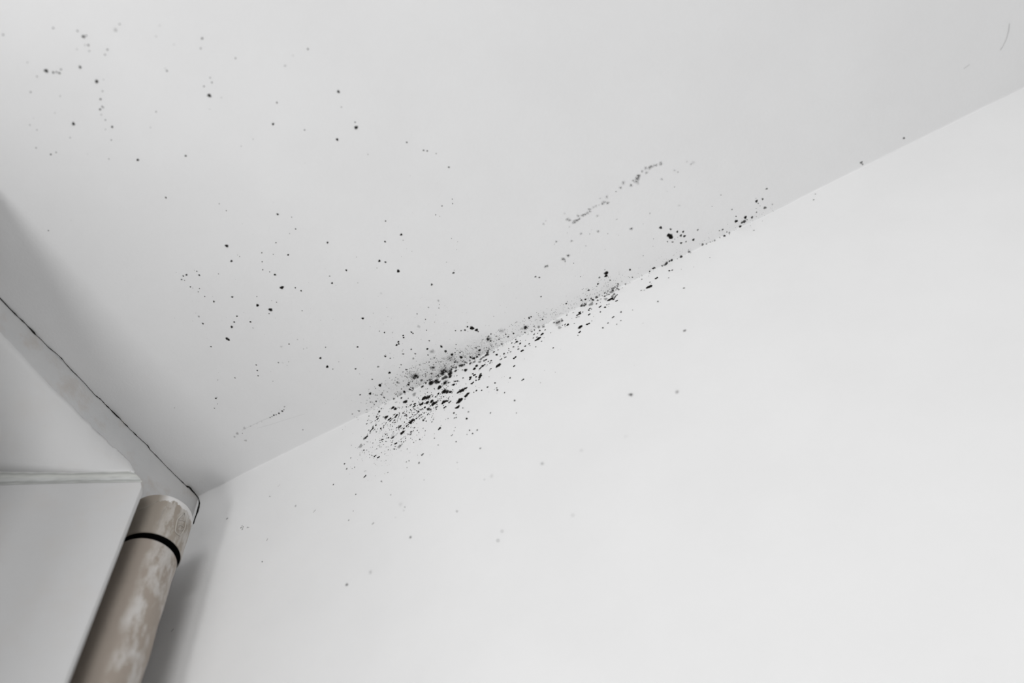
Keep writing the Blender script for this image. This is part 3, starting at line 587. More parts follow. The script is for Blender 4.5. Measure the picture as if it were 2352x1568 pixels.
46085,-2149,0,636,38,0 45038,-1613,0,529,33,0 46485,-630,0,725,51,0 46664,-1921,0,775,57,0 43357,-653,0,617,61,0 44164,-23,-104,139,98,2 46707,-2086,0,420,39,0 43142,-80,-38,101,98,2 44140,-2020,0,295,59,0
41510,-1077,0,599,25,0 48230,-2303,0,764,17,0 45068,-1440,0,712,26,0 40623,-1864,0,324,25,0 40052,-1377,0,490,55,0 45752,-14,-123,768,55,2 47802,-1720,0,425,28,0 47104,-756,0,479,48,0 45505,-1504,0,561,39,0
45771,-696,0,334,64,0 46948,-1572,0,293,21,0 47993,-2256,0,362,43,0 38991,-699,0,584,37,0 46921,-2165,0,280,48,0 41969,-202,0,358,50,0 47467,-1712,0,197,23,0 48019,-1113,0,555,32,0 46574,-1116,0,543,28,0
45633,-280,0,241,61,0 46224,-452,0,358,27,0 44868,-1735,0,259,47,0 43392,-94,-28,449,33,2 41617,-2415,0,227,42,0 44451,-720,0,150,98,0 41031,-743,0,719,61,0 47112,-733,0,631,53,0 41570,-2364,0,233,59,0
40769,-284,0,180,98,0 40845,-2184,0,267,41,0 41732,-2423,0,230,69,0 42468,-2305,0,635,29,0 43170,-176,-1,395,23,2 45289,-1219,0,345,20,0 46999,-118,-16,348,21,2 42322,-715,0,490,35,0 41718,-1789,0,340,37,0
43129,-410,0,610,23,0 41805,-764,0,306,73,0 42085,-763,0,448,60,0 41512,-1921,0,750,29,0 40996,-1800,0,358,32,0 39874,-1287,0,738,56,0 44229,-806,0,766,45,0 47881,-1483,0,607,46,0 39781,-366,0,128,98,0
48095,-1246,0,286,25,0 42876,-687,0,269,31,0 45299,-1798,0,222,37,0 41779,-1084,0,537,38,0 46649,-683,0,364,55,0 47171,-2054,0,299,27,0 43948,-2349,0,561,43,0 42772,-2427,0,295,46,0 45574,-1851,0,674,33,0
42253,-2394,0,518,30,0 40741,-1844,0,689,42,0 42719,-1413,0,769,42,0 46692,-2070,0,642,37,0 40921,-1524,0,677,59,0 39873,-104,-23,497,61,2 39860,-1288,0,309,83,0 41758,-66,-48,596,33,2 42318,-127,-12,324,31,2
41446,-1185,0,341,57,0 47223,-1168,0,200,72,0 40562,-580,0,475,51,0 42005,-814,0,549,40,0 41430,-739,0,389,37,0 44442,-999,0,426,51,0 46543,-1373,0,394,59,0 40436,-1852,0,426,39,0 46826,-1391,0,768,53,0
40047,-981,0,631,23,0 44706,-2427,0,337,23,0 41392,-575,0,318,50,0 46533,-1009,0,540,23,0 40341,-2309,0,385,64,0 42251,-1356,0,576,22,0 39541,-820,0,177,79,0 40499,-502,0,427,38,0 42011,-932,0,584,21,0
47876,-782,0,738,18,0 38995,-86,-34,659,38,2 46915,-1504,0,242,37,0 41927,-846,0,627,22,0 47305,-900,0,407,49,0 41836,-1569,0,425,42,0 40300,-260,0,684,45,0 43254,-1752,0,730,24,0 47464,-17,-114,563,30,2
41269,-957,0,533,39,0 46159,-2286,0,298,28,0 44377,-734,0,361,45,0 45935,-2155,0,748,50,0 42761,-2088,0,611,25,0 47251,-350,0,593,47,0 47420,-1422,0,773,20,0 38904,-245,0,492,44,0 39324,-258,0,498,42,0
45836,-877,0,710,49,0 43268,-606,0,283,41,0 42011,-615,0,246,61,0 40617,-2047,0,509,23,0 41626,-370,0,214,75,0 40190,-160,-3,557,40,2 45022,-886,0,484,32,0 42825,-918,0,373,62,0 40842,-296,0,348,71,0
46729,-1138,0,404,47,0 46112,-341,0,582,49,0 42069,-149,-6,501,30,2 42394,-1089,0,757,24,0 39715,-1079,0,740,21,0 44274,-24,-102,502,25,2 44756,-612,0,572,30,0 39231,-217,0,276,45,0 40858,-1091,0,427,61,0
43556,-1074,0,607,55,0 43759,-29,-93,434,22,2 43955,-50,-64,468,27,2 46229,-79,-38,534,49,2 41630,-1224,0,363,35,0 40801,-18,-113,576,23,2 40263,-72,-44,602,44,2 43350,-1195,0,666,44,0 43379,-500,0,481,65,0
44114,-906,0,714,20,0 40037,-1804,0,744,20,0 38645,-16,-118,505,29,2 44321,-1421,0,172,87,0 41364,-1117,0,375,39,0 42106,-14,-123,429,36,2 41788,-180,-1,339,64,2 47468,-245,0,703,43,0 39352,-18,-114,708,30,2
40199,-1406,0,598,59,0 43261,-497,0,352,33,0 45444,-2263,0,244,37,0 41670,-65,-50,485,67,2 41862,-1612,0,721,29,0 47645,-1660,0,577,25,0 41007,-88,-32,655,55,2 39820,-1057,0,263,81,0 44896,-2275,0,624,22,0
42486,-1177,0,727,34,0 40388,-434,0,276,40,0 41764,-356,0,468,64,0 47166,-172,-1,508,48,2 40421,-1058,0,259,52,0 42437,-1875,0,317,47,0 44053,-538,0,737,32,0 42252,-1509,0,471,52,0 39909,-154,-4,573,38,2
46376,-320,0,317,64,0 41780,-98,-26,241,85,2 41483,-1122,0,678,45,0 46548,-2369,0,376,54,0 43586,-255,0,215,56,0 40681,-1749,0,511,21,0 47049,-1223,0,455,24,0 43925,-2189,0,539,37,0 44565,-1102,0,557,27,0
39787,-17,-116,679,20,2 41445,-1204,0,471,62,0 40430,-104,-23,176,98,2 41565,-853,0,585,33,0 44479,-20,-109,506,61,2 47510,-1155,0,773,27,0 41613,-834,0,473,59,0 42521,-37,-81,570,29,2 46577,-275,0,353,27,0
41890,-1247,0,324,25,0 44659,-1628,0,245,43,0 39052,-19,-112,357,45,2 46366,-17,-115,581,50,2 42771,-971,0,311,36,0 40151,-2165,0,158,48,0 45472,-853,0,490,31,0 40941,-1831,0,230,45,0 45509,-463,0,752,25,0
43823,-1069,0,479,53,0 39474,-1098,0,644,21,0 43850,-812,0,417,45,0 44952,-1535,0,723,45,0 48224,-1415,0,356,24,0 39300,-400,0,144,98,0 45388,-1271,0,415,39,0 42038,-2200,0,172,50,0 43759,-213,0,689,39,0
41830,-48,-67,292,63,2 41009,-35,-84,491,36,2 46911,-1496,0,620,54,0 46069,-535,0,523,30,0 40417,-266,0,145,98,0 41301,-1453,0,313,25,0 42413,-255,0,583,29,0 43611,-204,0,456,62,0 41782,-1043,0,432,24,0
39744,-1968,0,372,55,0 43275,-1945,0,298,44,0 44416,-1805,0,194,45,0 43429,-1210,0,249,55,0 45613,-1620,0,323,39,0 41530,-681,0,374,72,0 39870,-2300,0,164,41,0 40558,-442,0,684,56,0 47260,-680,0,180,64,0
46629,-95,-28,628,18,2 45595,-946,0,728,54,0 39404,-969,0,278,58,0 39382,-616,0,389,24,0 43927,-2118,0,218,71,0 43038,-274,0,758,39,0 42773,-652,0,706,24,0 40593,-433,0,127,98,0 43570,-1245,0,713,39,0
41544,-1055,0,470,34,0 40887,-608,0,610,27,0 47620,-324,0,345,26,0 42359,-641,0,582,59,0 41742,-1860,0,360,40,0 40809,-2122,0,401,52,0 39543,-1529,0,283,53,0 44660,-194,0,488,58,2 40422,-886,0,241,41,0
43365,-854,0,564,56,0 45150,-553,0,470,49,0 46829,-1470,0,492,23,0 46532,-425,0,424,59,0 41560,-2186,0,314,25,0 44107,-1811,0,428,55,0 43089,-1874,0,242,38,0 40488,-1653,0,454,50,0 41529,-1635,0,776,21,0
42486,-2044,0,694,54,0 41143,-1143,0,179,76,0 43879,-376,0,422,38,0 39224,-53,-61,592,20,2 48479,-2111,0,774,49,0 38502,-107,-21,279,45,2 40240,-2201,0,727,50,0 41863,-1993,0,674,31,0 39666,-135,-10,357,73,2
39573,-789,0,357,75,0 40623,-1405,0,356,55,0 46909,-1892,0,693,29,0 41009,-115,-17,260,38,2 45559,-36,-82,267,68,2 46682,-2358,0,426,19,0 45999,-436,0,646,19,0 39455,-1244,0,580,45,0 43955,-1232,0,246,27,0
42231,-1099,0,311,33,0 42905,-734,0,321,73,0 46985,-36,-83,454,29,2 41502,-24,-101,132,74,2 40365,-1388,0,171,98,0 45929,-398,0,596,59,0 40136,-1136,0,442,36,0 41093,-71,-44,512,30,2 43522,-2225,0,397,32,0
47512,-1188,0,531,27,0 44619,-657,0,505,37,0 40355,-2076,0,595,60,0 41465,-429,0,197,66,0 41517,-221,0,294,46,0 46653,-823,0,676,20,0 41461,-2310,0,195,31,0 43392,-446,0,266,63,0 44095,-228,0,495,41,0
46132,-53,-61,291,51,2 39865,-1978,0,760,32,0 45655,-354,0,749,27,0 38502,-53,-61,384,27,2 48009,-1320,0,532,43,0 43407,-2092,0,613,36,0 41103,-148,-6,308,48,2 40435,-2225,0,327,48,0 39667,-1115,0,555,23,0
47360,-178,-1,327,56,2 42660,-2066,0,324,35,0 45812,-2004,0,715,29,0 43670,-736,0,584,29,0 46880,-1559,0,297,33,0 42748,-2234,0,460,45,0 47235,-697,0,751,30,0 38587,-90,-31,525,40,2 46557,-1051,0,597,32,0
44608,-1520,0,411,40,0 47273,-2215,0,407,20,0 46513,-825,0,764,49,0 42895,-1983,0,513,49,0 47084,-1179,0,752,34,0 42641,-1357,0,419,52,0 44178,-1652,0,680,41,0 47656,-1758,0,700,18,0 39338,-1348,0,352,71,0
42927,-1659,0,324,51,0 47665,-2005,0,416,37,0 43620,-574,0,463,64,0 46675,-500,0,594,58,0 42839,-1978,0,662,55,0 40467,-2219,0,769,28,0 44224,-75,-42,497,51,2 46281,-1993,0,370,23,0 45847,-23,-104,307,35,2
45906,-813,0,686,46,0 47030,-1775,0,713,28,0 42412,-1324,0,528,53,0 46026,-479,0,238,67,0 44901,-416,0,177,36,0 40925,-411,0,249,35,0 40317,-590,0,142,92,0 43520,-1974,0,707,34,0 39804,-402,0,565,40,0
44519,-1634,0,581,54,0 39472,-465,0,119,98,0 44221,-366,0,164,81,0 40095,-243,0,367,80,0 42584,-1557,0,401,38,0 39831,-223,0,624,40,0 42394,-2417,0,711,28,0 43026,-1150,0,261,49,0 42070,-1862,0,220,84,0
40885,-544,0,133,98,0 45966,-52,-62,467,36,2 44246,-553,0,753,27,0 46085,-395,0,571,37,0 43784,-1026,0,556,21,0 40329,-2373,0,325,39,0 41393,-1375,0,769,35,0 41689,-587,0,116,82,0 39164,-529,0,760,25,0
43573,-267,0,129,98,0 39662,-134,-10,612,31,2 41537,-2280,0,293,62,0 41873,-1148,0,351,39,0 48021,-2145,0,305,48,0 39968,-471,0,130,98,0 45929,-1659,0,651,34,0 40046,-14,-122,422,75,2 43233,-1286,0,731,54,0
45808,-1215,0,323,54,0 43098,-1547,0,308,68,0 40952,-1806,0,714,24,0 47004,-1359,0,551,28,0 41607,-326,0,421,55,0 45885,-1539,0,397,33,0 46639,-2359,0,331,35,0 42290,-2378,0,181,80,0 45691,-542,0,590,34,0
44643,-772,0,730,37,0 46431,-1169,0,411,60,0 41443,-2169,0,770,53,0 44696,-1302,0,740,36,0 46846,-1741,0,701,35,0 44401,-77,-40,159,48,2 45433,-597,0,726,21,0 41107,-1945,0,428,30,0 45694,-323,0,765,29,0
46704,-909,0,744,30,0 47066,-473,0,452,46,0 44270,-1441,0,602,29,0 39427,-1607,0,531,45,0 44175,-2224,0,368,58,0 40824,-1518,0,743,25,0 45642,-407,0,187,61,0 45015,-431,0,750,18,0 41192,-569,0,375,39,0
38774,-275,0,262,89,0 42762,-1596,0,445,34,0 40055,-313,0,709,39,0 41452,-291,0,697,50,0 45739,-1834,0,336,51,0 39898,-1434,0,351,58,0 40834,-598,0,569,63,0 41643,-192,0,178,98,2 46537,-19,-112,389,28,2
47145,-128,-12,189,75,2 48393,-1734,0,268,36,0 44341,-2129,0,638,20,0 43536,-1762,0,511,47,0 48450,-2368,0,687,40,0 41332,-174,-1,206,94,2 46527,-1998,0,733,29,0 41616,-245,0,487,67,0 53156,-784,0,355,47,0
54538,-1648,0,402,34,0 52610,-2072,0,385,35,0 52640,-884,0,446,31,0 53278,-911,0,323,41,0 54392,-36,-82,638,26,2 50802,-2245,0,648,28,0 53125,-1234,0,442,45,0 52058,-290,0,474,44,0 52354,-1053,0,565,27,0
47775,-7,-143,559,38,2 54409,-2218,0,336,34,0 50965,-1065,0,628,40,0 50330,-1373,0,416,39,0 48762,-1114,0,468,43,0 52016,-1131,0,565,27,0 53355,-1262,0,547,34,0 49184,-2095,0,597,51,0 51717,-1981,0,612,38,0
54630,-1776,0,334,27,0 50863,-1030,0,534,39,0 54444,-1738,0,334,32,0 54463,-1613,0,304,41,0 48872,-957,0,658,25,0 53667,-900,0,652,47,0 48637,-1324,0,609,31,0 52575,-354,0,370,33,0 50680,-2205,0,383,35,0
51619,-1446,0,649,40,0 53524,-107,-21,498,28,2 54138,-1187,0,348,47,0 51614,-908,0,325,50,0 52056,-1923,0,326,42,0 50647,-1040,0,524,47,0 53988,-167,-2,588,26,2 47805,-464,0,387,50,0 51736,-667,0,584,50,0
52636,-1342,0,609,31,0 54496,-185,0,309,47,2 48991,-543,0,478,27,0 50748,-585,0,322,43,0 50716,-155,-4,554,35,2 48709,-1975,0,446,26,0 49692,-357,0,300,37,0 48806,-266,0,537,29,0 47736,-192,0,386,31,2
52649,-1963,0,596,36,0 53813,-1712,0,526,46,0 50959,-1602,0,487,44,0 52637,-30,-92,589,24,2 51079,-1181,0,596,25,0 52451,-562,0,310,34,0 51967,-46,-70,576,24,2 49434,-529,0,309,55,0 55203,-2027,0,366,47,0
50072,-433,0,546,26,0 48645,-2122,0,426,46,0 50483,-57,-58,437,29,2 48035,-2,-167,503,33,2 50974,-2202,0,597,43,0 50032,-1610,0,551,38,0 49290,-254,0,442,33,0 54065,-855,0,543,48,0 51896,-156,-4,391,51,2
47957,-284,0,514,50,0 53969,-1548,0,550,33,0 48602,-1304,0,317,49,0 48389,-4,-157,744,29,2 51547,-26,-98,648,24,2 53219,-1861,0,405,23,0 47748,-25,-99,560,40,2 54358,-1283,0,512,28,0 50226,-2253,0,642,35,0
53781,-1519,0,398,28,0 53803,-2195,0,648,33,0 48210,-505,0,306,59,0 50608,-1879,0,387,50,0 51842,-1837,0,514,45,0 48016,-51,-63,391,53,2 54549,-1492,0,513,24,0 54610,-1356,0,519,47,0 49796,-1259,0,545,45,0
48966,-1553,0,625,41,0 49765,-2083,0,335,30,0 54016,-1169,0,420,46,0 52040,-88,-32,350,48,2 53140,-37,-80,469,44,2 49765,-27,-96,436,53,2 52706,-264,0,604,42,0 49717,-388,0,352,38,0 50223,-425,0,614,46,0
52053,-2201,0,540,50,0 53870,-1289,0,548,45,0 53735,-1943,0,419,33,0 50302,-2091,0,625,35,0 50344,-110,-20,604,43,2 54816,-1282,0,483,44,0 54580,-1860,0,421,37,0 54527,-956,0,587,38,0 53283,-32,-89,288,27,2
50849,-618,0,646,52,0 49396,-1846,0,482,47,0 50928,-1670,0,299,37,0 49994,-350,0,399,37,0 51465,-1009,0,564,47,0 54850,-1380,0,390,39,0 50710,-312,0,413,31,0 51251,-30,-91,482,36,2 47744,-405,0,647,41,0
48545,-1150,0,551,27,0 50437,-266,0,491,48,0 49224,-121,-15,310,46,2 48507,-1017,0,590,46,0 52134,0,-181,552,31,2 51154,-141,-8,319,54,2 53635,-62,-52,560,25,2 51042,-2294,0,637,36,0 52706,-652,0,606,32,0
48996,-129,-12,486,41,2 53828,-132,-11,552,50,2 52726,-84,-35,324,26,2 50665,-1633,0,350,36,0 48544,-1418,0,328,48,0 51869,-216,0,550,33,0 51698,-1090,0,396,35,0 53921,-1917,0,601,39,0 53614,-121,-14,610,24,2
54590,-1713,0,437,45,0 54221,-162,-3,511,23,2 52118,-26,-98,534,24,2 51299,-1931,0,409,50,0 50879,-198,0,637,28,0 52717,-2142,0,635,39,0 49466,-949,0,399,33,0 49831,-240,0,297,50,0 48177,-1139,0,426,43,0
51989,-891,0,580,39,0 54310,-1159,0,614,47,0 52675,-525,0,474,25,0 53203,-1322,0,593,25,0 49084,-1331,0,563,25,0 47974,-519,0,410,27,0 48298,-246,0,280,33,0 47995,-626,0,565,43,0 52140,-862,0,365,25,0
49916,-2164,0,592,39,0 52570,-1591,0,595,30,0 53735,-1327,0,399,31,0 49245,-1070,0,649,46,0 48696,-91,-30,358,31,2 49302,-1562,0,410,40,0 50866,-2268,0,512,27,0 53116,-433,0,462,31,0 51149,-476,0,410,28,0
54283,-250,0,400,35,0 48468,-300,0,435,43,0 51546,-620,0,542,45,0 49509,-323,0,520,36,0 53239,0,-183,607,33,2 40498,-784,0,316,65,0 41696,-767,0,394,62,0 38781,-1070,0,623,35,0 39703,-229,0,283,97,0
38438,-1276,0,755,43,0 41523,-1470,0,731,60,0 41232,-1874,0,577,57,0 39190,-21,-107,757,45,2 37242,-325,0,413,78,0 40577,-394,0,386,65,0 37516,-669,0,490,71,0 39970,-1169,0,482,57,0 39225,-2226,0,608,37,0
39050,-64,-51,294,73,2 39918,-378,0,214,98,0 39808,-1196,0,601,57,0 36369,-548,0,669,37,0 39946,-1111,0,593,63,0 39690,-2045,0,541,41,0 39125,-1340,0,593,57,0 39695,-83,-35,624,54,2 39077,-625,0,501,42,0
40470,-1141,0,617,41,0 40246,-1500,0,269,84,0 41667,-808,0,297,68,0 38009,-1687,0,446,61,0 39264,-1098,0,375,56,0 40588,-472,0,708,59,0 39532,-120,-15,463,46,2 39096,-73,-42,567,54,2 40195,-564,0,620,58,0
39609,-54,-60,298,55,2 40144,-2391,0,496,59,0 39767,-1080,0,373,62,0 37702,-2,-170,756,51,2 40268,-1158,0,302,73,0 39825,-1542,0,652,40,0 38694,-491,0,543,55,0 39676,-1964,0,463,41,0 40417,-260,0,732,50,0
39388,-1827,0,551,58,0 37889,-353,0,319,81,0 39243,-1018,0,320,58,0 42343,-2772,0,685,51,0 39025,-801,0,638,43,0 38072,-209,0,548,71,0 38811,-144,-7,243,61,2 39643,-179,-1,732,35,2 39806,-154,-4,366,43,2
39263,-748,0,470,63,0 39723,-1922,0,570,36,0 37330,-228,0,505,47,0 39725,-77,-40,348,57,2 38532,-509,0,476,68,0 39397,-844,0,733,52,0 37721,-1505,0,232,67,0 40522,-1251,0,463,35,0 39530,-498,0,221,82,0
39209,-419,0,707,64,0 41632,-1208,0,350,55,0 41104,-2721,0,652,56,0 37789,-403,0,478,46,0 37835,-947,0,754,34,0 35559,-2293,0,370,62,0 36725,-2642,0,449,60,0 36269,-3352,0,390,64,0 35190,-1903,0,551,42,0
35275,-2542,0,491,82,0 35746,-3154,0,630,51,0 34819,-1428,0,583,56,0 34533,-1108,0,529,62,0 35218,-2068,0,275,98,0 35404,-2551,0,560,72,0 37166,-2941,0,558,73,0 35068,-1771,0,334,98,0 35961,-3114,0,465,62,0
35880,-1739,0,404,60,0 36058,-2472,0,263,71,0 36433,-2873,0,533,64,0 35013,-2045,0,765,39,0 36269,-3053,0,762,44,0 35731,-1803,0,621,53,0 34671,-1252,0,399,80,0 36785,-3142,0,292,51,0 35449,-2049,0,663,65,0
36117,-1526,0,637,68,0 37364,-1431,0,626,44,0 36570,-2565,0,494,62,0 36883,-2080,0,238,98,0 35038,-2608,0,644,59,0 35432,-1856,0,467,58,0 35594,-2801,0,687,62,0 35563,-1051,0,475,75,0 35373,-1789,0,213,90,0
35435,-1414,0,642,45,0 36350,-2374,0,273,98,0 34788,-2075,0,821,48,0 35223,-2908,0,713,71,0 35414,-2258,0,422,59,0 35286,-1929,0,801,39,0 35451,-2294,0,731,57,0 36861,-2267,0,732,56,0 37488,-1081,0,480,52,0
35148,-2165,0,404,69,0 35081,-2600,0,808,47,0 34069,-1920,0,806,46,0 35955,-3127,0,580,74,0 34750,-2253,0,827,57,0 34686,-1701,0,583,50,0 34829,-3149,0,489,47,0 35872,-1343,0,258,78,0 35519,-1492,0,319,98,0
34840,-1415,0,295,98,0 35429,-931,0,487,73,0 35197,-2384,0,618,52,0 35269,-2103,0,704,60,0 35613,-2089,0,291,58,0 35795,-2113,0,621,51,0 34989,-1240,0,829,65,0 35416,-3185,0,731,69,0 36314,-2262,0,447,56,0
35095,-1303,0,566,61,0 35925,-2498,0,589,46,0 25937,-26,-97,219,98,2 27231,-483,0,259,98,0 25762,-55,-60,525,75,2 29065,-137,-9,371,59,2 28753,-1331,0,222,98,0 27932,-1365,0,411,43,0 28341,-4,-156,442,60,2
26479,-378,0,220,98,0 25534,-380,0,299,92,0 30788,-399,0,623,35,0 28823,-844,0,170,98,0 30121,-1073,0,161,98,0 27522,-104,-23,452,53,2 30266,-1073,0,164,98,0 30464,-277,0,522,61,0 29641,-702,0,363,75,0
28216,-484,0,528,61,0 26487,-1044,0,329,98,0 28380,-510,0,475,42,0 28931,-911,0,170,98,0 31708,-193,0,348,68,2 29725,-904,0,431,55,0 28474,-1,-177,692,41,2 30790,-495,0,637,45,0 45081,-4972,0,349,34,0
27023,-3518,0,299,50,0 42414,-4321,0,391,23,0 40602,-5972,0,269,27,0 32928,-4725,0,327,22,0 52522,-5388,0,344,32,0 34692,-1202,0,385,31,0 35240,-1859,0,233,70,0 39341,-4100,0,451,31,0 37381,-4409,0,468,30,0
50870,-4816,0,288,36,0 46156,-2750,0,382,19,0 29840,-5219,0,318,37,0 56246,-6329,0,337,33,0 36098,-5208,0,424,25,0 53239,-6676,0,214,57,0 30310,-4396,0,252,44,0 37613,-5841,0,271,23,0 45551,-3760,0,366,21,0
47348,-1462,0,358,33,0 43773,-5603,0,360,26,0 41067,-3043,0,336,36,0 55716,-4896,0,219,42,0 33270,-2847,0,132,93,0 53015,-3274,0,265,23,0 34328,-4541,0,375,23,0 45906,-3624,0,370,20,0 53990,-6687,0,239,38,0
43395,-6706,0,458,27,0 31403,-4111,0,165,72,0 31107,-4867,0,219,38,0 38128,-2577,0,378,32,0 45795,-4132,0,443,30,0 36960,-6896,0,479,27,0 31354,-3845,0,128,98,0 50338,-4231,0,432,34,0 50906,-5648,0,276,31,0
32179,-2668,0,196,72,0 27043,-2320,0,131,98,0 42970,-6816,0,428,22,0 26666,-2787,0,301,58,0 44764,-2278,0,330,19,0 45869,-875,0,253,43,0 41673,-5829,0,330,24,0 41191,-6004,0,308,28,0 29830,-5617,0,364,39,0
46177,-6693,0,342,36,0 39259,-2366,0,450,21,0 50309,-5454,0,374,26,0 47266,-6459,0,420,23,0 30738,-4208,0,252,27,0 40527,-4607,0,492,17,0 38603,-1555,0,331,34,0 42574,-894,0,350,24,0 30224,-1795,0,22668,2,1
32553,-1789,0,25056,3,1 34865,-1782,0,26173,3,1 37092,-1658,0,26062,3,1 39442,-1770,0,27136,4,1 41640,-1647,0,25794,4,1 43794,-1466,0,23250,4,1 45619,-1287,0,20741,4,1 47405,-1051,0,17038,3,1 50687,-1277,0,13265,2,1
53758,-1156,0,14379,2,1 34741,-477,0,15088,4,1 36982,-356,0,16277,5,1 39312,-414,0,16185,5,1 41949,-471,0,14845,4,1 44467,-352,0,12310,5,1 46360,-292,0,9809,4,1 34078,-386,0,921,91,0 34520,-314,0,1437,76,0
38589,-31,-89,865,56,2 41394,-16,-118,762,57,2 41010,-228,0,830,79,0 44500,-407,0,1516,71,0 42620,-20,-110,812,55,2 42022,-8,-140,1932,51,2 43706,-69,-46,978,58,2 38126,-24,-101,962,59,2 45558,-44,-72,1352,75,2
38068,-368,0,1045,57,0 34338,0,-187,947,83,2 40711,-374,0,1316,54,0 43467,-379,0,783,70,0 36772,-347,0,809,88,0 36415,-161,-3,1442,79,2 34487,-72,-44,778,58,2 36943,-73,-43,706,62,2 41535,-196,0,1413,87,0
45799,-292,0,1240,77,0 37032,-319,0,985,92,0 34122,-271,0,1283,83,0 40315,-295,0,1519,73,0 42490,-177,-1,1131,69,2 45596,-74,-42,1621,46,2 40897,-192,0,1158,51,2 43536,-236,0,1147,51,0 44110,-252,0,1654,79,0
37103,-150,-5,1180,64,2 38912,-182,0,1816,66,2 38363,-152,-5,1360,64,2 41748,-170,-2,1509,53,2 41752,-43,-73,1636,71,2 43783,-277,0,957,51,0 39068,-179,-1,838,78,2 38858,-371,0,1621,62,0 40086,-52,-62,1933,75,2
''',
    'wall_dense': '''
40917,0,-481,1245,48,0 41160,0,-453,714,52,0 42210,0,-1377,2343,69,0 43463,0,-2029,2074,91,0 43796,0,-1643,2080,68,0 38456,0,-1065,1158,72,0 39204,0,-1843,4199,57,1 39133,0,-1895,2092,80,0 39667,0,-2298,1665,69,0
40928,0,-1672,1077,58,0 43180,0,-2968,1378,91,0 43313,0,-3386,1567,98,0 43471,0,-3419,1566,98,0 42807,0,-3499,2155,98,0 42721,0,-3833,1756,98,0 43593,0,-3975,1554,91,0 44197,0,-4126,2518,98,0 44080,0,-4410,2316,98,0
44268,0,-3807,1554,80,0 43973,0,-4785,1436,92,0 43849,0,-4851,1047,81,0 43526,0,-4704,1343,92,0 42889,0,-4947,1727,92,0 43111,0,-4845,1536,92,0 40304,0,-3297,1382,91,0 40467,0,-3283,1381,91,0 40956,0,-2904,1583,80,0
40544,0,-2680,1587,68,0 41772,0,-2835,1285,80,0 41232,0,-5385,3074,98,0 41552,0,-5357,3073,98,0 41874,0,-5282,2110,91,0 42111,0,-5313,1722,92,0 40871,0,-5419,1919,80,0 42269,0,-6631,2253,98,0 42061,0,-6810,2628,98,0
41872,0,-6955,2053,98,0 41062,0,-7105,3004,98,0 41295,0,-7157,2430,98,0 43430,0,-6860,1472,83,0 43056,0,-6951,1084,62,0 44135,0,-7336,1157,87,0 38971,0,-3709,3943,91,0 39362,0,-4121,3431,91,0 39833,0,-4469,2438,91,0
38320,0,-2358,3506,80,0 40181,0,-4240,976,57,0 38121,0,-3570,1582,91,0 38717,0,-4011,1180,68,0 53652,0,-252,2476,45,0 53064,0,-754,1578,68,0 53781,0,-1185,1274,68,0 52224,0,-956,1479,68,0 52718,0,-1128,1082,68,0
53362,0,-1739,1754,91,0 53155,0,-1807,1753,91,0 52724,0,-2356,2325,98,0 52519,0,-2412,2324,98,0 52886,0,-2319,1548,98,0 52239,0,-2445,1548,98,0 52514,0,-1874,1365,68,0 52027,0,-1668,1468,45,0 51448,0,-276,990,46,0
50955,0,-1339,788,57,0 49748,0,-715,2186,80,0 50166,0,-1462,1773,80,0 50256,0,-839,989,57,0 49078,0,-431,1493,57,0 49449,0,-871,990,46,0 49198,0,-1466,1481,68,0 48536,0,-1350,988,80,0 48509,0,-1764,985,57,0
51327,0,-2485,1357,80,0 50747,0,-2575,1552,80,0 51384,0,-2966,958,46,0 49786,0,-2473,1559,68,0 49819,0,-1974,980,57,0 50330,0,-3215,1733,98,0 50130,0,-3247,1540,98,0 49213,0,-3888,1721,98,0 48981,0,-3997,1526,98,0
48880,0,-5605,1284,96,0 46991,0,-3783,2123,98,0 46785,0,-3874,2702,98,0 46563,0,-3953,2121,98,0 45744,0,-3793,1159,80,0 45598,0,-3831,965,69,0 45521,0,-4085,862,46,0 47956,0,-2858,1168,80,0 47794,0,-2884,1169,80,0
47339,0,-2818,1269,80,0 47160,0,-2856,1171,68,0 47783,0,-1965,1773,80,0 48292,0,-2153,982,68,0 48697,0,-2245,1372,57,0 46777,0,-1379,1986,91,0 46455,0,-459,1801,69,0 47065,0,-460,1193,58,0 45245,0,-1308,1793,80,0
45517,0,-1940,1286,80,0 45907,0,-2094,1580,68,0 47234,0,-2086,886,57,0 47751,0,-2526,685,57,0 52078,0,-3821,1127,59,0 52989,0,-3265,1137,58,0 53413,0,-2758,953,23,0 54402,0,-2415,761,35,0 44957,0,-7260,1445,85,0
50322,0,-5216,796,26,0 44639,0,-2319,2174,91,0 44212,0,-2626,1479,91,0 44382,0,-2503,1381,91,0 44762,0,-2288,1383,91,0 44966,0,-2255,1383,80,0 45302,0,-2583,885,57,0 45715,0,-2458,1378,68,0 45983,0,-2606,786,45,0
43839,0,-1628,2392,68,0 43484,0,-2059,2384,80,0 42221,0,-1399,3008,68,0 44525,0,-605,2209,57,0 43550,0,-489,2519,46,0 44325,0,-1102,2502,46,0 44958,0,-1342,1993,57,0 32611,0,-527,1818,84,0 33258,0,-1806,3252,92,0
33005,0,-1747,2227,69,0 34347,0,-2535,1193,70,0 34557,0,-1140,3573,34,0 31321,0,-1764,2852,98,0 31711,0,-2287,2634,98,0 29221,0,-1125,2030,98,0 29547,0,-679,1493,62,0 29024,0,-1536,1175,76,0 28874,0,-2037,1816,83,0
29088,0,-2525,1292,96,0 28967,0,-2656,1293,96,0 30347,0,-3132,3231,91,0 30472,0,-3100,1603,98,0 30746,0,-3947,1797,98,0 30994,0,-3859,1798,98,0 31007,0,-4364,1591,91,0 31949,0,-3841,2197,91,0 31567,0,-3452,1396,92,0
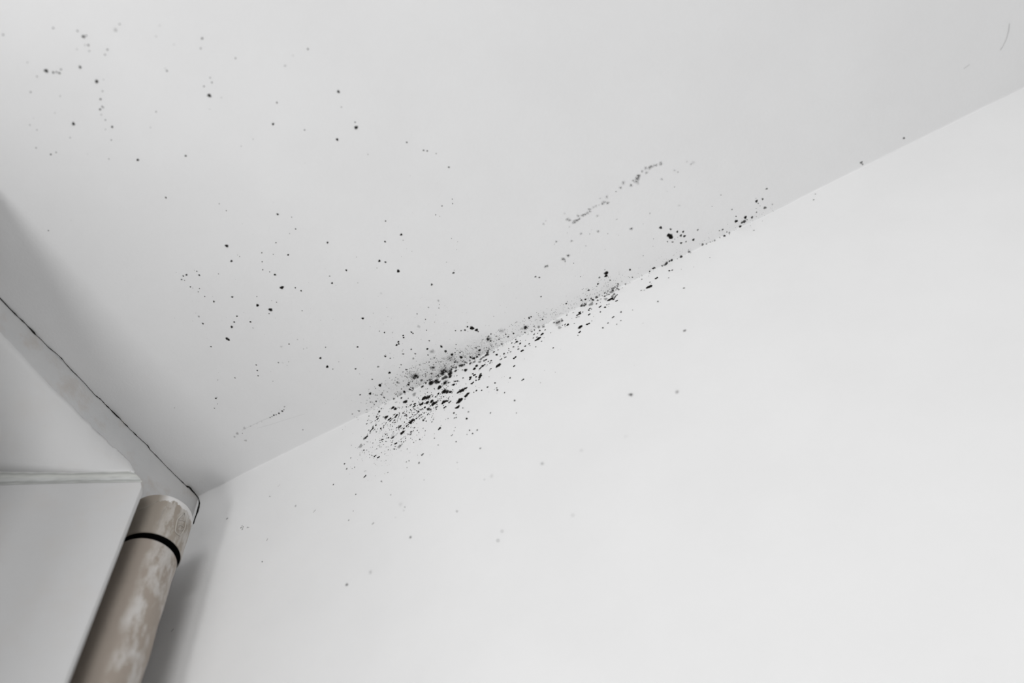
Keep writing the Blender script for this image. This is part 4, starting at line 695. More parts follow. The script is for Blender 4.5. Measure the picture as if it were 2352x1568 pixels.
31788,0,-4084,1992,80,0 31634,0,-4684,1585,80,0 31810,0,-5216,1182,68,0 32904,0,-4039,1390,91,0 33159,0,-4776,1382,68,0 33405,0,-4843,1380,68,0 33896,0,-4623,986,68,0 34550,0,-5638,973,68,0 34266,0,-6577,2890,98,0
34025,0,-6835,2883,98,0 34548,0,-6659,1534,92,0 34871,0,-6573,1438,92,0 33941,0,-5771,1363,80,0 32566,0,-6525,1644,91,0 32341,0,-6622,1643,91,0 33021,0,-7373,1427,92,0 33462,0,-7166,1719,80,0 33663,0,-7019,1142,81,0
32948,0,-8022,2558,98,0 32709,0,-8151,2364,98,0 31505,0,-8140,1414,93,0 31328,0,-8154,1318,93,0 30809,0,-7727,1333,81,0 30375,0,-6759,1260,68,0 32014,0,-9615,1456,98,0 31840,0,-9630,1361,98,0 29927,0,-7504,1149,92,0
29748,0,-7496,1150,92,0 28820,0,-3790,1499,93,0 28376,0,-4189,1396,81,0 28215,0,-4312,1496,81,0 28015,0,-4502,1495,80,0 28414,0,-4098,1599,69,0 30063,0,-4707,1190,69,0 30035,0,-5118,988,57,0 29618,0,-5041,1486,91,0
29110,0,-4774,789,70,0 28726,0,-4546,788,59,0 28398,0,-3735,1397,58,0 28220,0,-2603,973,50,0 28056,0,-2728,974,50,0 27366,0,-2488,1606,48,0 27990,0,-4856,1191,69,0 27744,0,-4107,1193,58,0 27577,0,-5267,1688,91,0
27391,0,-5371,1986,80,0 27188,0,-5463,2382,57,0 28965,0,-5288,1088,57,0 27630,0,-981,1159,66,0 27459,0,-1833,840,70,0 26676,0,-6648,3336,34,0 27238,0,-7851,1348,80,0 27218,0,-6749,881,68,0 26304,0,-6648,687,34,0
25233,0,-5546,990,35,0 28221,0,-7947,560,36,0 26687,0,-4724,683,36,0 25277,0,-3130,522,32,0 34635,0,-3740,1689,91,0 34446,0,-3820,1489,91,0 34098,0,-3087,1497,69,0 34595,0,-3263,1394,80,0 35742,0,-4031,2374,98,0
35537,0,-4124,2175,98,0 35334,0,-3857,1387,80,0 36042,0,-3034,3398,98,0 36368,0,-3248,2989,98,0 36737,0,-3298,2985,98,0 35835,0,-3127,2195,98,0 36474,0,-4355,2953,98,0 37121,0,-4548,2942,98,0 37431,0,-5191,3307,98,0
37265,0,-5369,2524,91,0 37793,0,-5214,1942,91,0 38775,0,-5926,2880,98,0 39054,0,-5950,2492,98,0 39328,0,-6090,1716,92,0 38610,0,-6102,1430,81,0 39052,0,-7100,1494,94,0 38852,0,-7155,1301,95,0 39587,0,-6573,1603,81,0
39790,0,-6484,1316,82,0 41136,0,-7227,2619,98,0 40891,0,-7400,2803,98,0 41337,0,-7138,1669,98,0 40654,0,-7438,1663,98,0 40805,0,-8323,2292,98,0 40606,0,-8410,2007,98,0 40415,0,-8331,1343,74,0 36611,0,-5845,2900,80,0
36096,0,-5123,1757,91,0 35731,0,-5157,1367,80,0 35200,0,-5429,1559,91,0 35161,0,-5225,977,80,0 37766,0,-6260,1430,81,0 36926,0,-6187,1727,69,0 38929,0,-3810,2363,80,0 38321,0,-2369,3405,80,0 39201,0,-1901,5025,57,1
39072,0,-2055,2203,69,0 40371,0,-3283,1974,91,0 40143,0,-9163,1599,74,0 40427,0,-9702,876,75,0 40172,0,-10195,1159,69,0 40400,0,-10265,1152,69,0 41785,0,-11456,1660,98,0 42083,0,-10313,1525,39,0 38148,0,-10778,1734,98,0
37990,0,-10910,1537,98,0 40199,0,-12078,699,89,0 39770,0,-13208,845,83,0 39618,0,-13253,720,97,0 40023,0,-12603,776,64,0 41643,0,-14444,431,98,0 37341,0,-12228,1071,62,0 37361,0,-11384,568,47,0 35319,0,-11085,1164,82,0
35587,0,-11426,318,98,0 34464,0,-11105,970,73,0 37793,0,-13794,439,98,0 40183,0,-14762,668,96,0 32425,0,-10559,2926,35,0 32621,0,-10527,1606,37,0 31756,0,-10601,1224,76,0 31786,0,-10137,742,58,0 31296,0,-9487,1079,62,0
32816,0,-10332,927,82,0 33049,0,-10054,1039,78,0 33324,0,-10021,836,70,0 33321,0,-9582,1156,63,0 32921,0,-9203,568,61,0 34109,0,-8790,1854,70,0 33991,0,-9209,1648,59,0 34586,0,-8277,1485,59,0 34979,0,-9105,1064,63,0
35212,0,-9651,835,70,0 35864,0,-7634,1882,81,0 36254,0,-8099,1093,85,0 36105,0,-7459,1018,72,0 35558,0,-6267,1732,57,0 36001,0,-6231,1344,69,0 36594,0,-6767,1133,70,0 37703,0,-4005,1576,80,0 38122,0,-3581,1582,91,0
38498,0,-4587,1172,57,0 38892,0,-4876,971,57,0 38208,0,-4798,974,68,0 37070,0,-8813,1254,49,0 37275,0,-8448,1266,49,0 39306,0,-9700,784,78,0 38960,0,-9625,569,57,0 33393,0,-3065,1396,69,0 32806,0,-2705,986,60,0
32258,0,-2373,981,49,0 32362,0,-3715,1192,58,0 41789,0,-7468,1269,49,0 41389,0,-9028,1205,52,0 39673,0,-5448,956,46,0 25320,0,-8118,1028,57,0 24433,0,-8705,1407,69,0 24854,0,-9941,1241,71,0 26038,0,-10380,956,75,0
25392,0,-9914,434,31,0 27739,0,-12151,552,81,0 27766,0,-13043,1210,98,0 27615,0,-13152,1206,98,0 27493,0,-13211,453,98,0 29050,0,-10071,1206,98,0 28871,0,-10127,1205,98,0 29552,0,-10667,1307,98,0 29384,0,-10700,1307,98,0
28189,0,-9943,823,52,0 29905,0,-11670,709,50,0 35751,0,-14147,1171,98,0 35579,0,-14227,1168,98,0 34995,0,-13875,412,98,0 33976,0,-12741,359,98,0 36694,0,-14924,347,91,0 33472,0,-14136,760,98,0 33828,0,-14160,909,76,0
35187,0,-15436,1362,64,0 35218,0,-15255,463,98,0 33580,0,-15243,637,98,0 30927,0,-14440,780,85,0 30517,0,-14438,355,98,0 29161,0,-13953,358,98,0 28165,0,-14098,299,98,0 28752,0,-14501,238,98,0 30061,0,-15468,1015,73,0
30149,0,-15654,469,98,0 33143,0,-16813,285,91,0 23067,0,-11770,922,53,0 35824,0,-18808,552,91,0 43156,0,-17972,1284,63,0 43003,0,-14507,1168,92,0 42369,0,-14732,1159,93,0 41661,0,-14405,522,98,0 42029,0,-13884,1091,92,0
40178,0,-14782,888,92,0 37802,0,-13839,700,98,0 23077,0,-11752,1186,50,0 14196,0,-6648,987,18,0 14396,0,-6555,986,18,0 55667,0,-2239,2889,34,0 55641,0,-918,6852,34,1 55483,0,-920,1762,57,0 55799,0,-917,1761,68,0
56208,0,-579,1178,45,0 55144,0,-557,1574,45,0 54391,0,-2408,957,35,0 33157,0,-7420,821,58,0 30557,0,-4899,385,86,0 30827,0,-5843,571,58,0 32262,0,-4351,698,72,0 28533,0,-7270,753,92,0 27346,0,-8390,727,50,0
33141,0,-6086,662,88,0 32837,0,-7046,661,60,0 32336,0,-4182,816,56,0 30512,0,-7619,864,54,0 32652,0,-7115,668,88,0 34359,0,-9756,209,98,0 32589,0,-5039,609,73,0 29501,0,-8338,532,60,0 34784,0,-5731,976,73,0
31125,0,-8009,754,56,0 28857,0,-6792,625,50,0 34963,0,-2061,787,65,0 26670,0,-8040,441,91,0 34559,0,-5097,735,52,0 36917,0,-3819,728,54,0 32326,0,-6400,723,63,0 32715,0,-9930,194,98,0 34485,0,-5092,582,80,0
33319,0,-2857,361,67,0 26720,0,-8461,614,74,0 38705,0,-1907,743,82,0 34128,0,-5701,848,87,0 33383,0,-3578,369,91,0 30102,0,-8592,579,96,0 33509,0,-6698,848,70,0 25919,0,-6466,508,62,0 33657,0,-1366,956,80,0
35246,0,-6085,951,66,0 37000,0,-4803,703,86,0 31157,0,-10398,465,98,0 29948,0,-6199,425,65,0 33345,0,-9139,395,98,0 31369,0,-5785,771,90,0 31489,0,-6466,499,49,0 37085,0,-3054,909,51,0 32048,0,-10837,543,98,0
29228,0,-3218,649,85,0 32340,0,-4829,423,65,0 31353,0,-4224,839,52,0 31694,0,-8013,875,73,0 32021,0,-8792,269,97,0 34039,0,-9409,304,98,0 29832,0,-4076,471,85,0 32983,0,-8154,899,75,0 35118,0,-4499,763,54,0
35815,0,-6842,838,93,0 36146,0,-2081,569,69,0 29938,0,-7915,839,62,0 27113,0,-9841,345,98,0 32136,0,-4606,742,75,0 28350,0,-3941,788,79,0 33091,0,-3830,583,82,0 30515,0,-8244,422,58,0 35694,0,-10928,441,98,0
32595,0,-6796,644,78,0 34944,0,-5620,459,77,0 36200,0,-5262,607,71,0 23534,0,-1123,472,98,0 31848,0,-3828,562,52,0 33369,0,-6643,443,55,0 35706,0,-7047,499,69,0 33696,0,-4450,501,66,0 32463,0,-6870,799,51,0
36698,0,-3810,899,76,0 25688,0,-10413,601,98,0 29498,0,-7389,694,82,0 33829,0,-6301,481,85,0 29889,0,-2769,998,95,0 36131,0,-7185,571,85,0 31941,0,-6545,837,79,0 34421,0,-5906,632,48,0 37972,0,-5977,594,75,0
29614,0,-7901,861,90,0 31995,0,-6473,839,91,0 31339,0,-4961,898,88,0 35921,0,-9543,216,98,0 31325,0,-7893,802,57,0 36024,0,-10768,615,82,0 30188,0,-8717,504,73,0 35758,0,-2942,400,98,0 34138,0,-7703,469,78,0
29776,0,-4184,692,54,0 34773,0,-3253,681,56,0 33517,0,-5877,701,59,0 31966,0,-6987,691,66,0 36017,0,-10400,232,98,0 28443,0,-9633,881,62,0 35986,0,-7346,636,77,0 31120,0,-5554,580,73,0 32740,0,-4583,674,86,0
31209,0,-4160,859,79,0 37038,0,-7864,752,68,0 34232,0,-5781,479,89,0 27604,0,-4845,970,53,0 34429,0,-8784,881,81,0 33746,0,-7429,833,82,0 32290,0,-3521,645,69,0 32354,0,-1467,514,98,0 36426,0,-4151,862,49,0
40136,0,-3177,981,67,0 31688,0,-2431,681,91,0 30356,0,-10661,556,98,0 30963,0,-6241,767,71,0 30179,0,-7004,506,56,0 33568,0,-8826,557,98,0 30001,0,-5176,887,67,0 36523,0,-2980,806,77,0 31281,0,-8987,534,98,0
31657,0,-4160,855,70,0 34804,0,-3344,616,88,0 33726,0,-3294,826,49,0 34150,0,-9176,615,93,0 29570,0,-4921,748,66,0 31369,0,-8938,466,89,0 28815,0,-5003,614,74,0 32182,0,-7678,571,64,0 34780,0,-11005,552,90,0
28565,0,-4753,642,86,0 28654,0,-4553,862,68,0 25413,0,-11271,307,98,0 29478,0,-7353,397,85,0 37615,0,-6976,344,98,0 27027,0,-8084,591,78,0 31484,0,-4130,709,77,0 38230,0,-9479,291,98,0 32084,0,-5349,646,81,0
30480,0,-9370,334,98,0 31621,0,-5205,957,75,0 31518,0,-7929,800,65,0 31735,0,-3379,678,56,0 27032,0,-9419,380,74,0 31273,0,-6351,967,47,0 31367,0,-7602,640,49,0 33145,0,-6211,859,54,0 28579,0,-9772,536,98,0
33350,0,-4683,940,76,0 34307,0,-6687,726,84,0 37157,0,-7673,853,56,0 35466,0,-5220,891,87,0 27204,0,-5444,800,77,0 32064,0,-7802,712,65,0 32334,0,-6274,820,78,0 34468,0,-7137,809,64,0 30589,0,-7522,465,65,0
36333,0,-6361,524,93,0 28264,0,-3989,619,50,0 32093,0,-2180,399,98,0 28000,0,-2264,455,98,0 33395,0,-4814,466,83,0 24863,0,-9738,315,98,0 38788,0,-7331,458,98,0 34645,0,-4461,775,66,0 38435,0,-3938,854,74,0
36744,0,-5010,826,77,0 32137,0,-6477,963,79,0 27569,0,-6385,557,67,0 29565,0,-10900,333,98,0 32496,0,-9659,382,98,0 29367,0,-5797,518,79,0 35064,0,-6516,710,71,0 32739,0,-9258,773,57,0 38315,0,-10396,679,72,0
34919,0,-9980,680,68,0 33634,0,-7637,620,74,0 29430,0,-9967,206,98,0 34065,0,-7911,669,98,0 29940,0,-6945,570,73,0 32064,0,-4983,883,71,0 33368,0,-1938,654,63,0 41046,0,-5914,413,86,0 38666,0,-3631,553,63,0
34919,0,-7696,665,57,0 38333,0,-5987,411,65,0 31430,0,-9059,860,53,0 34525,0,-5071,673,87,0 30401,0,-6839,671,70,0 27559,0,-12199,220,98,0 38658,0,-4354,455,82,0 28882,0,-6999,382,88,0 32384,0,-2611,781,75,0
31891,0,-6928,538,50,0 28016,0,-8675,621,68,0 37331,0,-6785,339,82,0 32639,0,-6626,615,82,0 31530,0,-7050,926,61,0 39466,0,-3757,472,65,0 33862,0,-3142,455,89,0 33763,0,-6681,957,79,0 32602,0,-5378,448,50,0
30404,0,-6280,401,88,0 35475,0,-1102,696,80,0 31485,0,-8772,725,98,0 30281,0,-3545,624,89,0 35229,0,-9991,281,98,0 29752,0,-5448,617,89,0 28956,0,-2689,619,78,0 33999,0,-6538,396,88,0 36837,0,-6227,849,58,0
28519,0,-8091,536,87,0 30609,0,-12019,498,98,0 27675,0,-8123,820,61,0 32510,0,-5074,636,72,0 33685,0,-9033,648,91,0 30684,0,-5280,435,90,0 31443,0,-7236,479,98,0 29329,0,-2159,983,98,0 33117,0,-6100,745,78,0
35689,0,-7063,321,65,0 34150,0,-4558,511,61,0 37273,0,-5482,940,66,0 35031,0,-4121,389,58,0 34623,0,-4579,779,50,0 35938,0,-4058,521,47,0 33017,0,-6960,414,59,0 34186,0,-3042,578,54,0 35340,0,-6383,696,76,0
30089,0,-7579,715,92,0 31909,0,-7966,652,51,0 31351,0,-4129,454,83,0 29842,0,-7323,642,55,0 32361,0,-3936,996,57,0 38575,0,-3711,578,69,0 34603,0,-10147,239,98,0 34052,0,-10013,781,77,0 34358,0,-8104,617,59,0
29155,0,-2133,695,60,0 33361,0,-6702,629,92,0 30645,0,-7131,877,75,0 35744,0,-3712,513,85,0 31293,0,-3692,488,75,0 35941,0,-4233,420,65,0 31364,0,-8323,471,57,0 31516,0,-7472,661,62,0 32715,0,-9791,813,98,0
36882,0,-6655,873,61,0 34915,0,-4972,827,61,0 26225,0,-6802,418,82,0 34936,0,-5656,592,49,0 33618,0,-9189,254,98,0 30855,0,-10154,803,98,0 33072,0,-4063,506,89,0 33266,0,-7914,437,88,0 35924,0,-5488,454,84,0
35626,0,-4607,394,57,0 32226,0,-4453,748,65,0 33416,0,-4164,799,59,0 33573,0,-11788,673,95,0 35036,0,-3946,942,64,0 33091,0,-6763,775,51,0 29952,0,-1536,212,98,0 30588,0,-7070,464,58,0 26712,0,-6317,752,60,0
36546,0,-2169,881,75,0 33427,0,-5595,768,65,0 38150,0,-5045,690,51,0 34325,0,-5423,831,57,0 31065,0,-5255,782,78,0 35443,0,-12082,309,98,0 29944,0,-6823,568,79,0 31751,0,-9586,859,54,0 28022,0,-4356,407,80,0
34450,0,-4286,499,63,0 35210,0,-2461,892,93,0 29745,0,-5353,388,63,0 32374,0,-7385,524,95,0 33461,0,-7080,532,77,0 35484,0,-6585,383,84,0 38342,0,-210,829,59,0 35342,0,-6293,845,87,0 31711,0,-5667,505,58,0
30380,0,-4366,774,90,0 33340,0,-9343,463,98,0 33953,0,-6429,832,77,0 34042,0,-3152,664,91,0 30218,0,-6471,649,63,0 31921,0,-10196,830,75,0 28667,0,-2720,920,86,0 33465,0,-2658,669,98,0 33792,0,-6344,550,87,0
36759,0,-5474,426,84,0 30026,0,-4931,931,60,0 32783,0,-7021,652,54,0 27731,0,-6499,635,75,0 35098,0,-8626,336,98,0 27177,0,-6520,438,69,0 29568,0,-7071,531,73,0 30908,0,-6848,420,58,0 30980,0,-5245,544,46,0
30740,0,-2222,836,55,0 31514,0,-7911,934,81,0 32336,0,-9447,467,76,0 36777,0,-4673,620,91,0 29163,0,-8848,908,62,0 26925,0,-6728,461,87,0 35666,0,-5323,925,73,0 33796,0,-5641,437,69,0 32245,0,-6892,815,77,0
27411,0,-5643,531,88,0 29183,0,-10038,212,98,0 30582,0,-6743,709,79,0 37368,0,-8125,479,70,0 33315,0,-2153,311,98,0 32645,0,-9285,588,97,0 37650,0,-6544,581,86,0 36259,0,-6239,583,72,0 30560,0,-4919,475,67,0
30321,0,-4586,914,62,0 29572,0,-8754,538,84,0 34704,0,-4584,979,52,0 34508,0,-4250,880,75,0 40550,0,-1482,819,61,0 33193,0,-8550,402,72,0 33242,0,-4880,797,60,0 35820,0,-9254,647,97,0 37424,0,-5266,513,80,0
30348,0,-12017,283,98,0 36113,0,-9959,776,98,0 32373,0,-7163,514,84,0 34281,0,-10440,455,98,0 30449,0,-8248,752,68,0 37536,0,-2023,884,79,0 37971,0,-4665,803,66,0 37753,0,-6705,868,97,0 34589,0,-6931,855,64,0
35563,0,-2224,700,84,0 38583,0,-6178,613,92,0 38789,0,-2415,1019,64,0 38566,0,-4936,652,90,0 34218,0,-4959,665,89,0 34014,0,-4153,1074,96,0 33601,0,-5217,615,72,0 33474,0,-3933,672,74,0 36775,0,-7054,715,97,0
34287,0,-5359,924,75,0 35016,0,-5562,969,65,0 38127,0,-5223,612,90,0 37258,0,-3618,1051,83,0 38773,0,-6613,914,91,0 34928,0,-6196,649,86,0 36490,0,-2816,686,66,0 33102,0,-9121,643,98,0 35561,0,-6860,1102,67,0
36137,0,-2797,732,98,0 33430,0,-5104,1063,77,0 37279,0,-7308,638,88,0 38722,0,-3120,676,98,0 34157,0,-4454,1119,62,0 39558,0,-3057,916,74,0 33901,0,-3026,516,79,0 37331,0,-3392,839,97,0 37921,0,-3896,848,63,0
37483,0,-5357,683,65,0 33146,0,-4335,786,58,0 34879,0,-4935,1002,76,0 34696,0,-3376,937,98,0 38199,0,-3838,808,66,0 39336,0,-3231,636,96,0 39342,0,-2657,954,70,0 36259,0,-2348,654,80,0 37614,0,-6208,620,81,0
35417,0,-5103,960,61,0 38890,0,-2850,658,89,0 34510,0,-4305,485,70,0 38411,0,-5305,857,72,0 37197,0,-4340,1062,70,0 38309,0,-4297,556,91,0 34485,0,-3310,1022,85,0 37970,0,-3792,908,84,0 40065,0,-4881,1114,76,0
39476,0,-3829,518,66,0 34839,0,-6528,573,78,0 38681,0,-6189,988,59,0 34662,0,-3765,837,75,0 37174,0,-5183,607,92,0 39271,0,-5330,458,98,0 37949,0,-5023,1045,89,0 41780,0,-1021,1054,78,0 37056,0,-6581,653,94,0
39518,0,-3893,576,72,0 36479,0,-6919,1066,98,0 34503,0,-5854,638,73,0 36212,0,-2950,650,63,0 33970,0,-3242,971,59,0 39883,0,-4646,1043,82,0 39512,0,-5628,1038,89,0 36214,0,-3717,613,73,0 39878,0,-2389,745,77,0
37911,0,-4188,693,72,0 32725,0,-3014,581,98,0 37946,0,-6243,919,90,0 41172,0,-5005,903,87,0 37138,0,-3166,638,69,0 32683,0,-4794,476,84,0 33241,0,-4440,552,84,0 34716,0,-5771,586,68,0 39007,0,-3188,840,71,0
35795,0,-4208,942,67,0 31886,0,-3870,970,61,0 34606,0,-3513,649,77,0 37106,0,-5115,626,68,0 40061,0,-4619,755,59,0 34498,0,-3409,459,98,0 34972,0,-4450,713,59,0 36623,0,-2976,586,77,0 40745,0,-3427,923,88,0
36647,0,-5535,461,68,0 37697,0,-6558,685,80,0 33833,0,-4724,650,69,0 32921,0,-6339,481,76,0 36100,0,-4286,1048,65,0 35014,0,-5200,1068,65,0 35214,0,-3478,638,63,0 35306,0,-6974,752,93,0 37607,0,-2206,798,79,0
35757,0,-4182,669,68,0 32777,0,-5788,537,65,0 35387,0,-2962,622,76,0 36915,0,-5403,1121,91,0 34748,0,-3404,752,68,0 38896,0,-3546,606,84,0 38825,0,-4795,1100,73,0 39552,0,-6028,1038,63,0 37047,0,-4639,1114,93,0
37660,0,-2436,467,84,0 36291,0,-1213,386,98,0 35252,0,-4871,807,60,0 35783,0,-5962,700,92,0 36573,0,-5767,1029,95,0 40716,0,-2793,1094,95,0 35230,0,-6499,1033,85,0 33874,0,-6645,650,97,0 38584,0,-3003,488,73,0
34380,0,-6301,760,98,0 36565,0,-3603,1039,61,0 37128,0,-2650,551,87,0 35398,0,-3547,676,74,0 34383,0,-4274,585,94,0 37379,0,-6167,911,78,0 37845,0,-5737,1105,71,0 35210,0,-3300,667,92,0 27560,0,-12102,420,98,0
26964,0,-7726,742,44,0 28994,0,-5124,340,52,0 28951,0,-11030,149,98,0 32329,0,-7027,666,67,0 31935,0,-7946,463,75,0 31277,0,-7539,634,53,0 30648,0,-9434,545,74,0 33754,0,-8981,458,79,0 29098,0,-11832,515,66,0
29257,0,-9982,175,98,0 29496,0,-5499,693,53,0 29888,0,-10042,488,98,0 29347,0,-8346,664,50,0 29956,0,-7541,271,53,0 32708,0,-11552,329,98,0 31858,0,-9453,308,98,0 32483,0,-10286,238,98,0 30857,0,-9608,408,95,0
30520,0,-12530,249,98,0 30613,0,-11110,341,98,0 32991,0,-7913,591,75,0 31092,0,-13125,223,98,0 28816,0,-10452,546,85,0 29457,0,-10737,486,83,0 29871,0,-8945,436,84,0 30606,0,-8380,468,77,0 31195,0,-10994,198,98,0
31162,0,-8599,644,74,0 30859,0,-11277,317,98,0 29907,0,-10102,360,98,0 29605,0,-8434,608,50,0 34016,0,-10731,176,98,0 33651,0,-8939,256,98,0 31520,0,-11630,251,98,0 29241,0,-10973,293,98,0 29542,0,-9443,162,98,0
28139,0,-9308,686,73,0 29685,0,-8835,433,81,0 29328,0,-10634,608,77,0 29613,0,-8721,371,87,0 29116,0,-7645,359,49,0 30102,0,-10098,231,98,0 31196,0,-9612,321,87,0 31196,0,-6908,315,47,0 31753,0,-7444,609,57,0
28167,0,-6839,591,46,0 28904,0,-11493,438,98,0 31604,0,-10488,544,74,0 30061,0,-12689,259,98,0 30592,0,-10604,180,98,0 31818,0,-7817,303,71,0 30574,0,-9536,174,98,0 26392,0,-9198,481,50,0 28499,0,-9161,600,42,0
29296,0,-11133,319,98,0 27401,0,-8668,403,77,0 30481,0,-10645,416,68,0 29323,0,-12103,288,98,0 26626,0,-8388,470,42,0 31397,0,-11364,183,98,0 30386,0,-10114,498,84,0 31318,0,-6758,344,47,0 27323,0,-5483,351,59,0
30828,0,-13128,224,98,0 29499,0,-7527,715,37,0 28917,0,-8868,389,80,0 31675,0,-9927,210,98,0 31333,0,-12507,244,98,0 27733,0,-9435,182,98,0 38773,0,-5621,525,61,0 37709,0,-6040,729,58,0 39861,0,-4113,362,63,0
43444,0,-1783,572,56,0 38789,0,-3537,461,52,0 38048,0,-5303,393,37,0 44075,0,-2991,704,59,0 44205,0,-2663,709,52,0 40810,0,-8287,179,98,0 42149,0,-7330,239,98,0 41087,0,-4387,419,61,0 38876,0,-7682,542,60,0
42100,0,-4440,750,65,0 41500,0,-6084,498,70,0 39112,0,-5921,378,63,0 40262,0,-4424,744,46,0 34329,0,-7027,491,52,0 45133,0,-2763,599,60,0 41200,0,-6004,691,48,0 43000,0,-2666,379,65,0 41179,0,-3206,698,53,0
40616,0,-7045,620,78,0 41695,0,-5705,381,50,0 41586,0,-6255,355,60,0 36903,0,-8393,544,48,0 37117,0,-2741,304,54,0 40445,0,-2457,702,41,0 39269,0,-4200,385,51,0 39021,0,-5547,463,39,0 39135,0,-3910,545,42,0
41302,0,-4291,523,47,0 37040,0,-7400,200,98,0 38904,0,-5732,616,64,0 39022,0,-4100,410,57,0 37038,0,-3650,535,68,0 45090,0,-1914,625,44,0 37710,0,-5445,706,45,0 43304,0,-783,529,44,0 39022,0,-5799,297,59,0
41361,0,-6039,263,74,0 45347,0,-5334,574,78,0 39488,0,-3949,652,60,0 39425,0,-7095,204,98,0 36096,0,-6143,279,63,0 39616,0,-8596,220,98,0 39088,0,-7593,170,98,0 38433,0,-4957,743,58,0 43835,0,-6536,360,98,0
42454,0,-7184,161,98,0 38971,0,-4185,601,36,0 37230,0,-3207,650,43,0 44547,0,-5003,367,81,0 40133,0,-5696,599,66,0 40193,0,-4615,514,41,0 40118,0,-6980,510,61,0 40331,0,-4836,540,41,0 42026,0,-5758,689,67,0
39118,0,-4773,600,40,0 39484,0,-6761,190,98,0 43400,0,-5948,602,72,0 30062,0,-201,244,98,0 30596,0,-201,651,37,0 47887,0,-195,477,52,0 37978,0,-1271,965,52,0 37780,0,-372,706,57,0 37882,0,-1232,783,59,0
40106,0,-928,450,64,0 38678,0,-1829,990,49,0 38712,0,-408,251,98,0 36554,0,-1360,982,50,0 28946,0,-2682,652,29,0 30458,0,-6593,377,26,0 23928,0,-805,542,57,0 30712,0,-4685,496,25,0 29876,0,-989,715,41,0
29909,0,-6561,510,29,0 30075,0,-4045,783,39,0 27905,0,-2698,494,59,0 31707,0,-861,762,59,0 28789,0,-1639,528,60,0 28472,0,-941,263,98,0 31036,0,-1537,488,47,0 30879,0,-1689,857,48,0 31340,0,-5669,477,36,0
30456,0,-4354,733,27,0 25930,0,-610,472,98,0 29351,0,-3093,631,52,0 31006,0,-5613,580,35,0 30605,0,-4970,633,36,0 31504,0,-5023,872,37,0 27778,0,-2052,693,34,0 28955,0,-3159,634,33,0 28190,0,-800,703,35,0
28816,0,-3352,751,42,0 28842,0,-3561,564,51,0 32052,0,-2379,850,44,0 30119,0,-5935,412,36,0 28425,0,-1479,722,34,0 31915,0,-960,875,53,0 29444,0,-4189,638,38,0 27635,0,-1816,333,93,0 31345,0,-3377,654,38,0
27630,0,-1636,463,50,0 29937,0,-4742,407,45,0 28916,0,-448,340,98,0 29132,0,-2471,900,45,0 55433,0,-1539,420,27,0 41333,0,-5246,575,22,0 26181,0,-332,208,67,0 37727,0,-1379,20690,3,1 36087,0,-1965,20633,2,1
33801,0,-2454,20628,2,1 35875,0,-269,1586,87,0 45405,0,-342,2068,75,0 40781,0,-469,2306,76,0 35775,0,-323,2300,70,0 45277,0,-355,2259,67,0 42988,0,-429,2297,74,0 44895,0,-493,2275,58,0 45603,0,-455,1876,66,0
39930,0,-1155,2342,74,0 37033,0,-297,3647,89,0 37285,0,-489,3972,60,0 39292,0,-791,3762,78,0 39963,0,-1112,3022,72,0 37151,0,-624,3379,77,0 38894,0,-800,2803,73,0 37823,0,-405,1893,93,0 38240,0,-1171,2288,90,0
37880,0,-654,3937,84,0 38053,0,-958,2518,70,0 39985,0,-442,3808,91,0 39888,0,-625,2517,76,0
''',
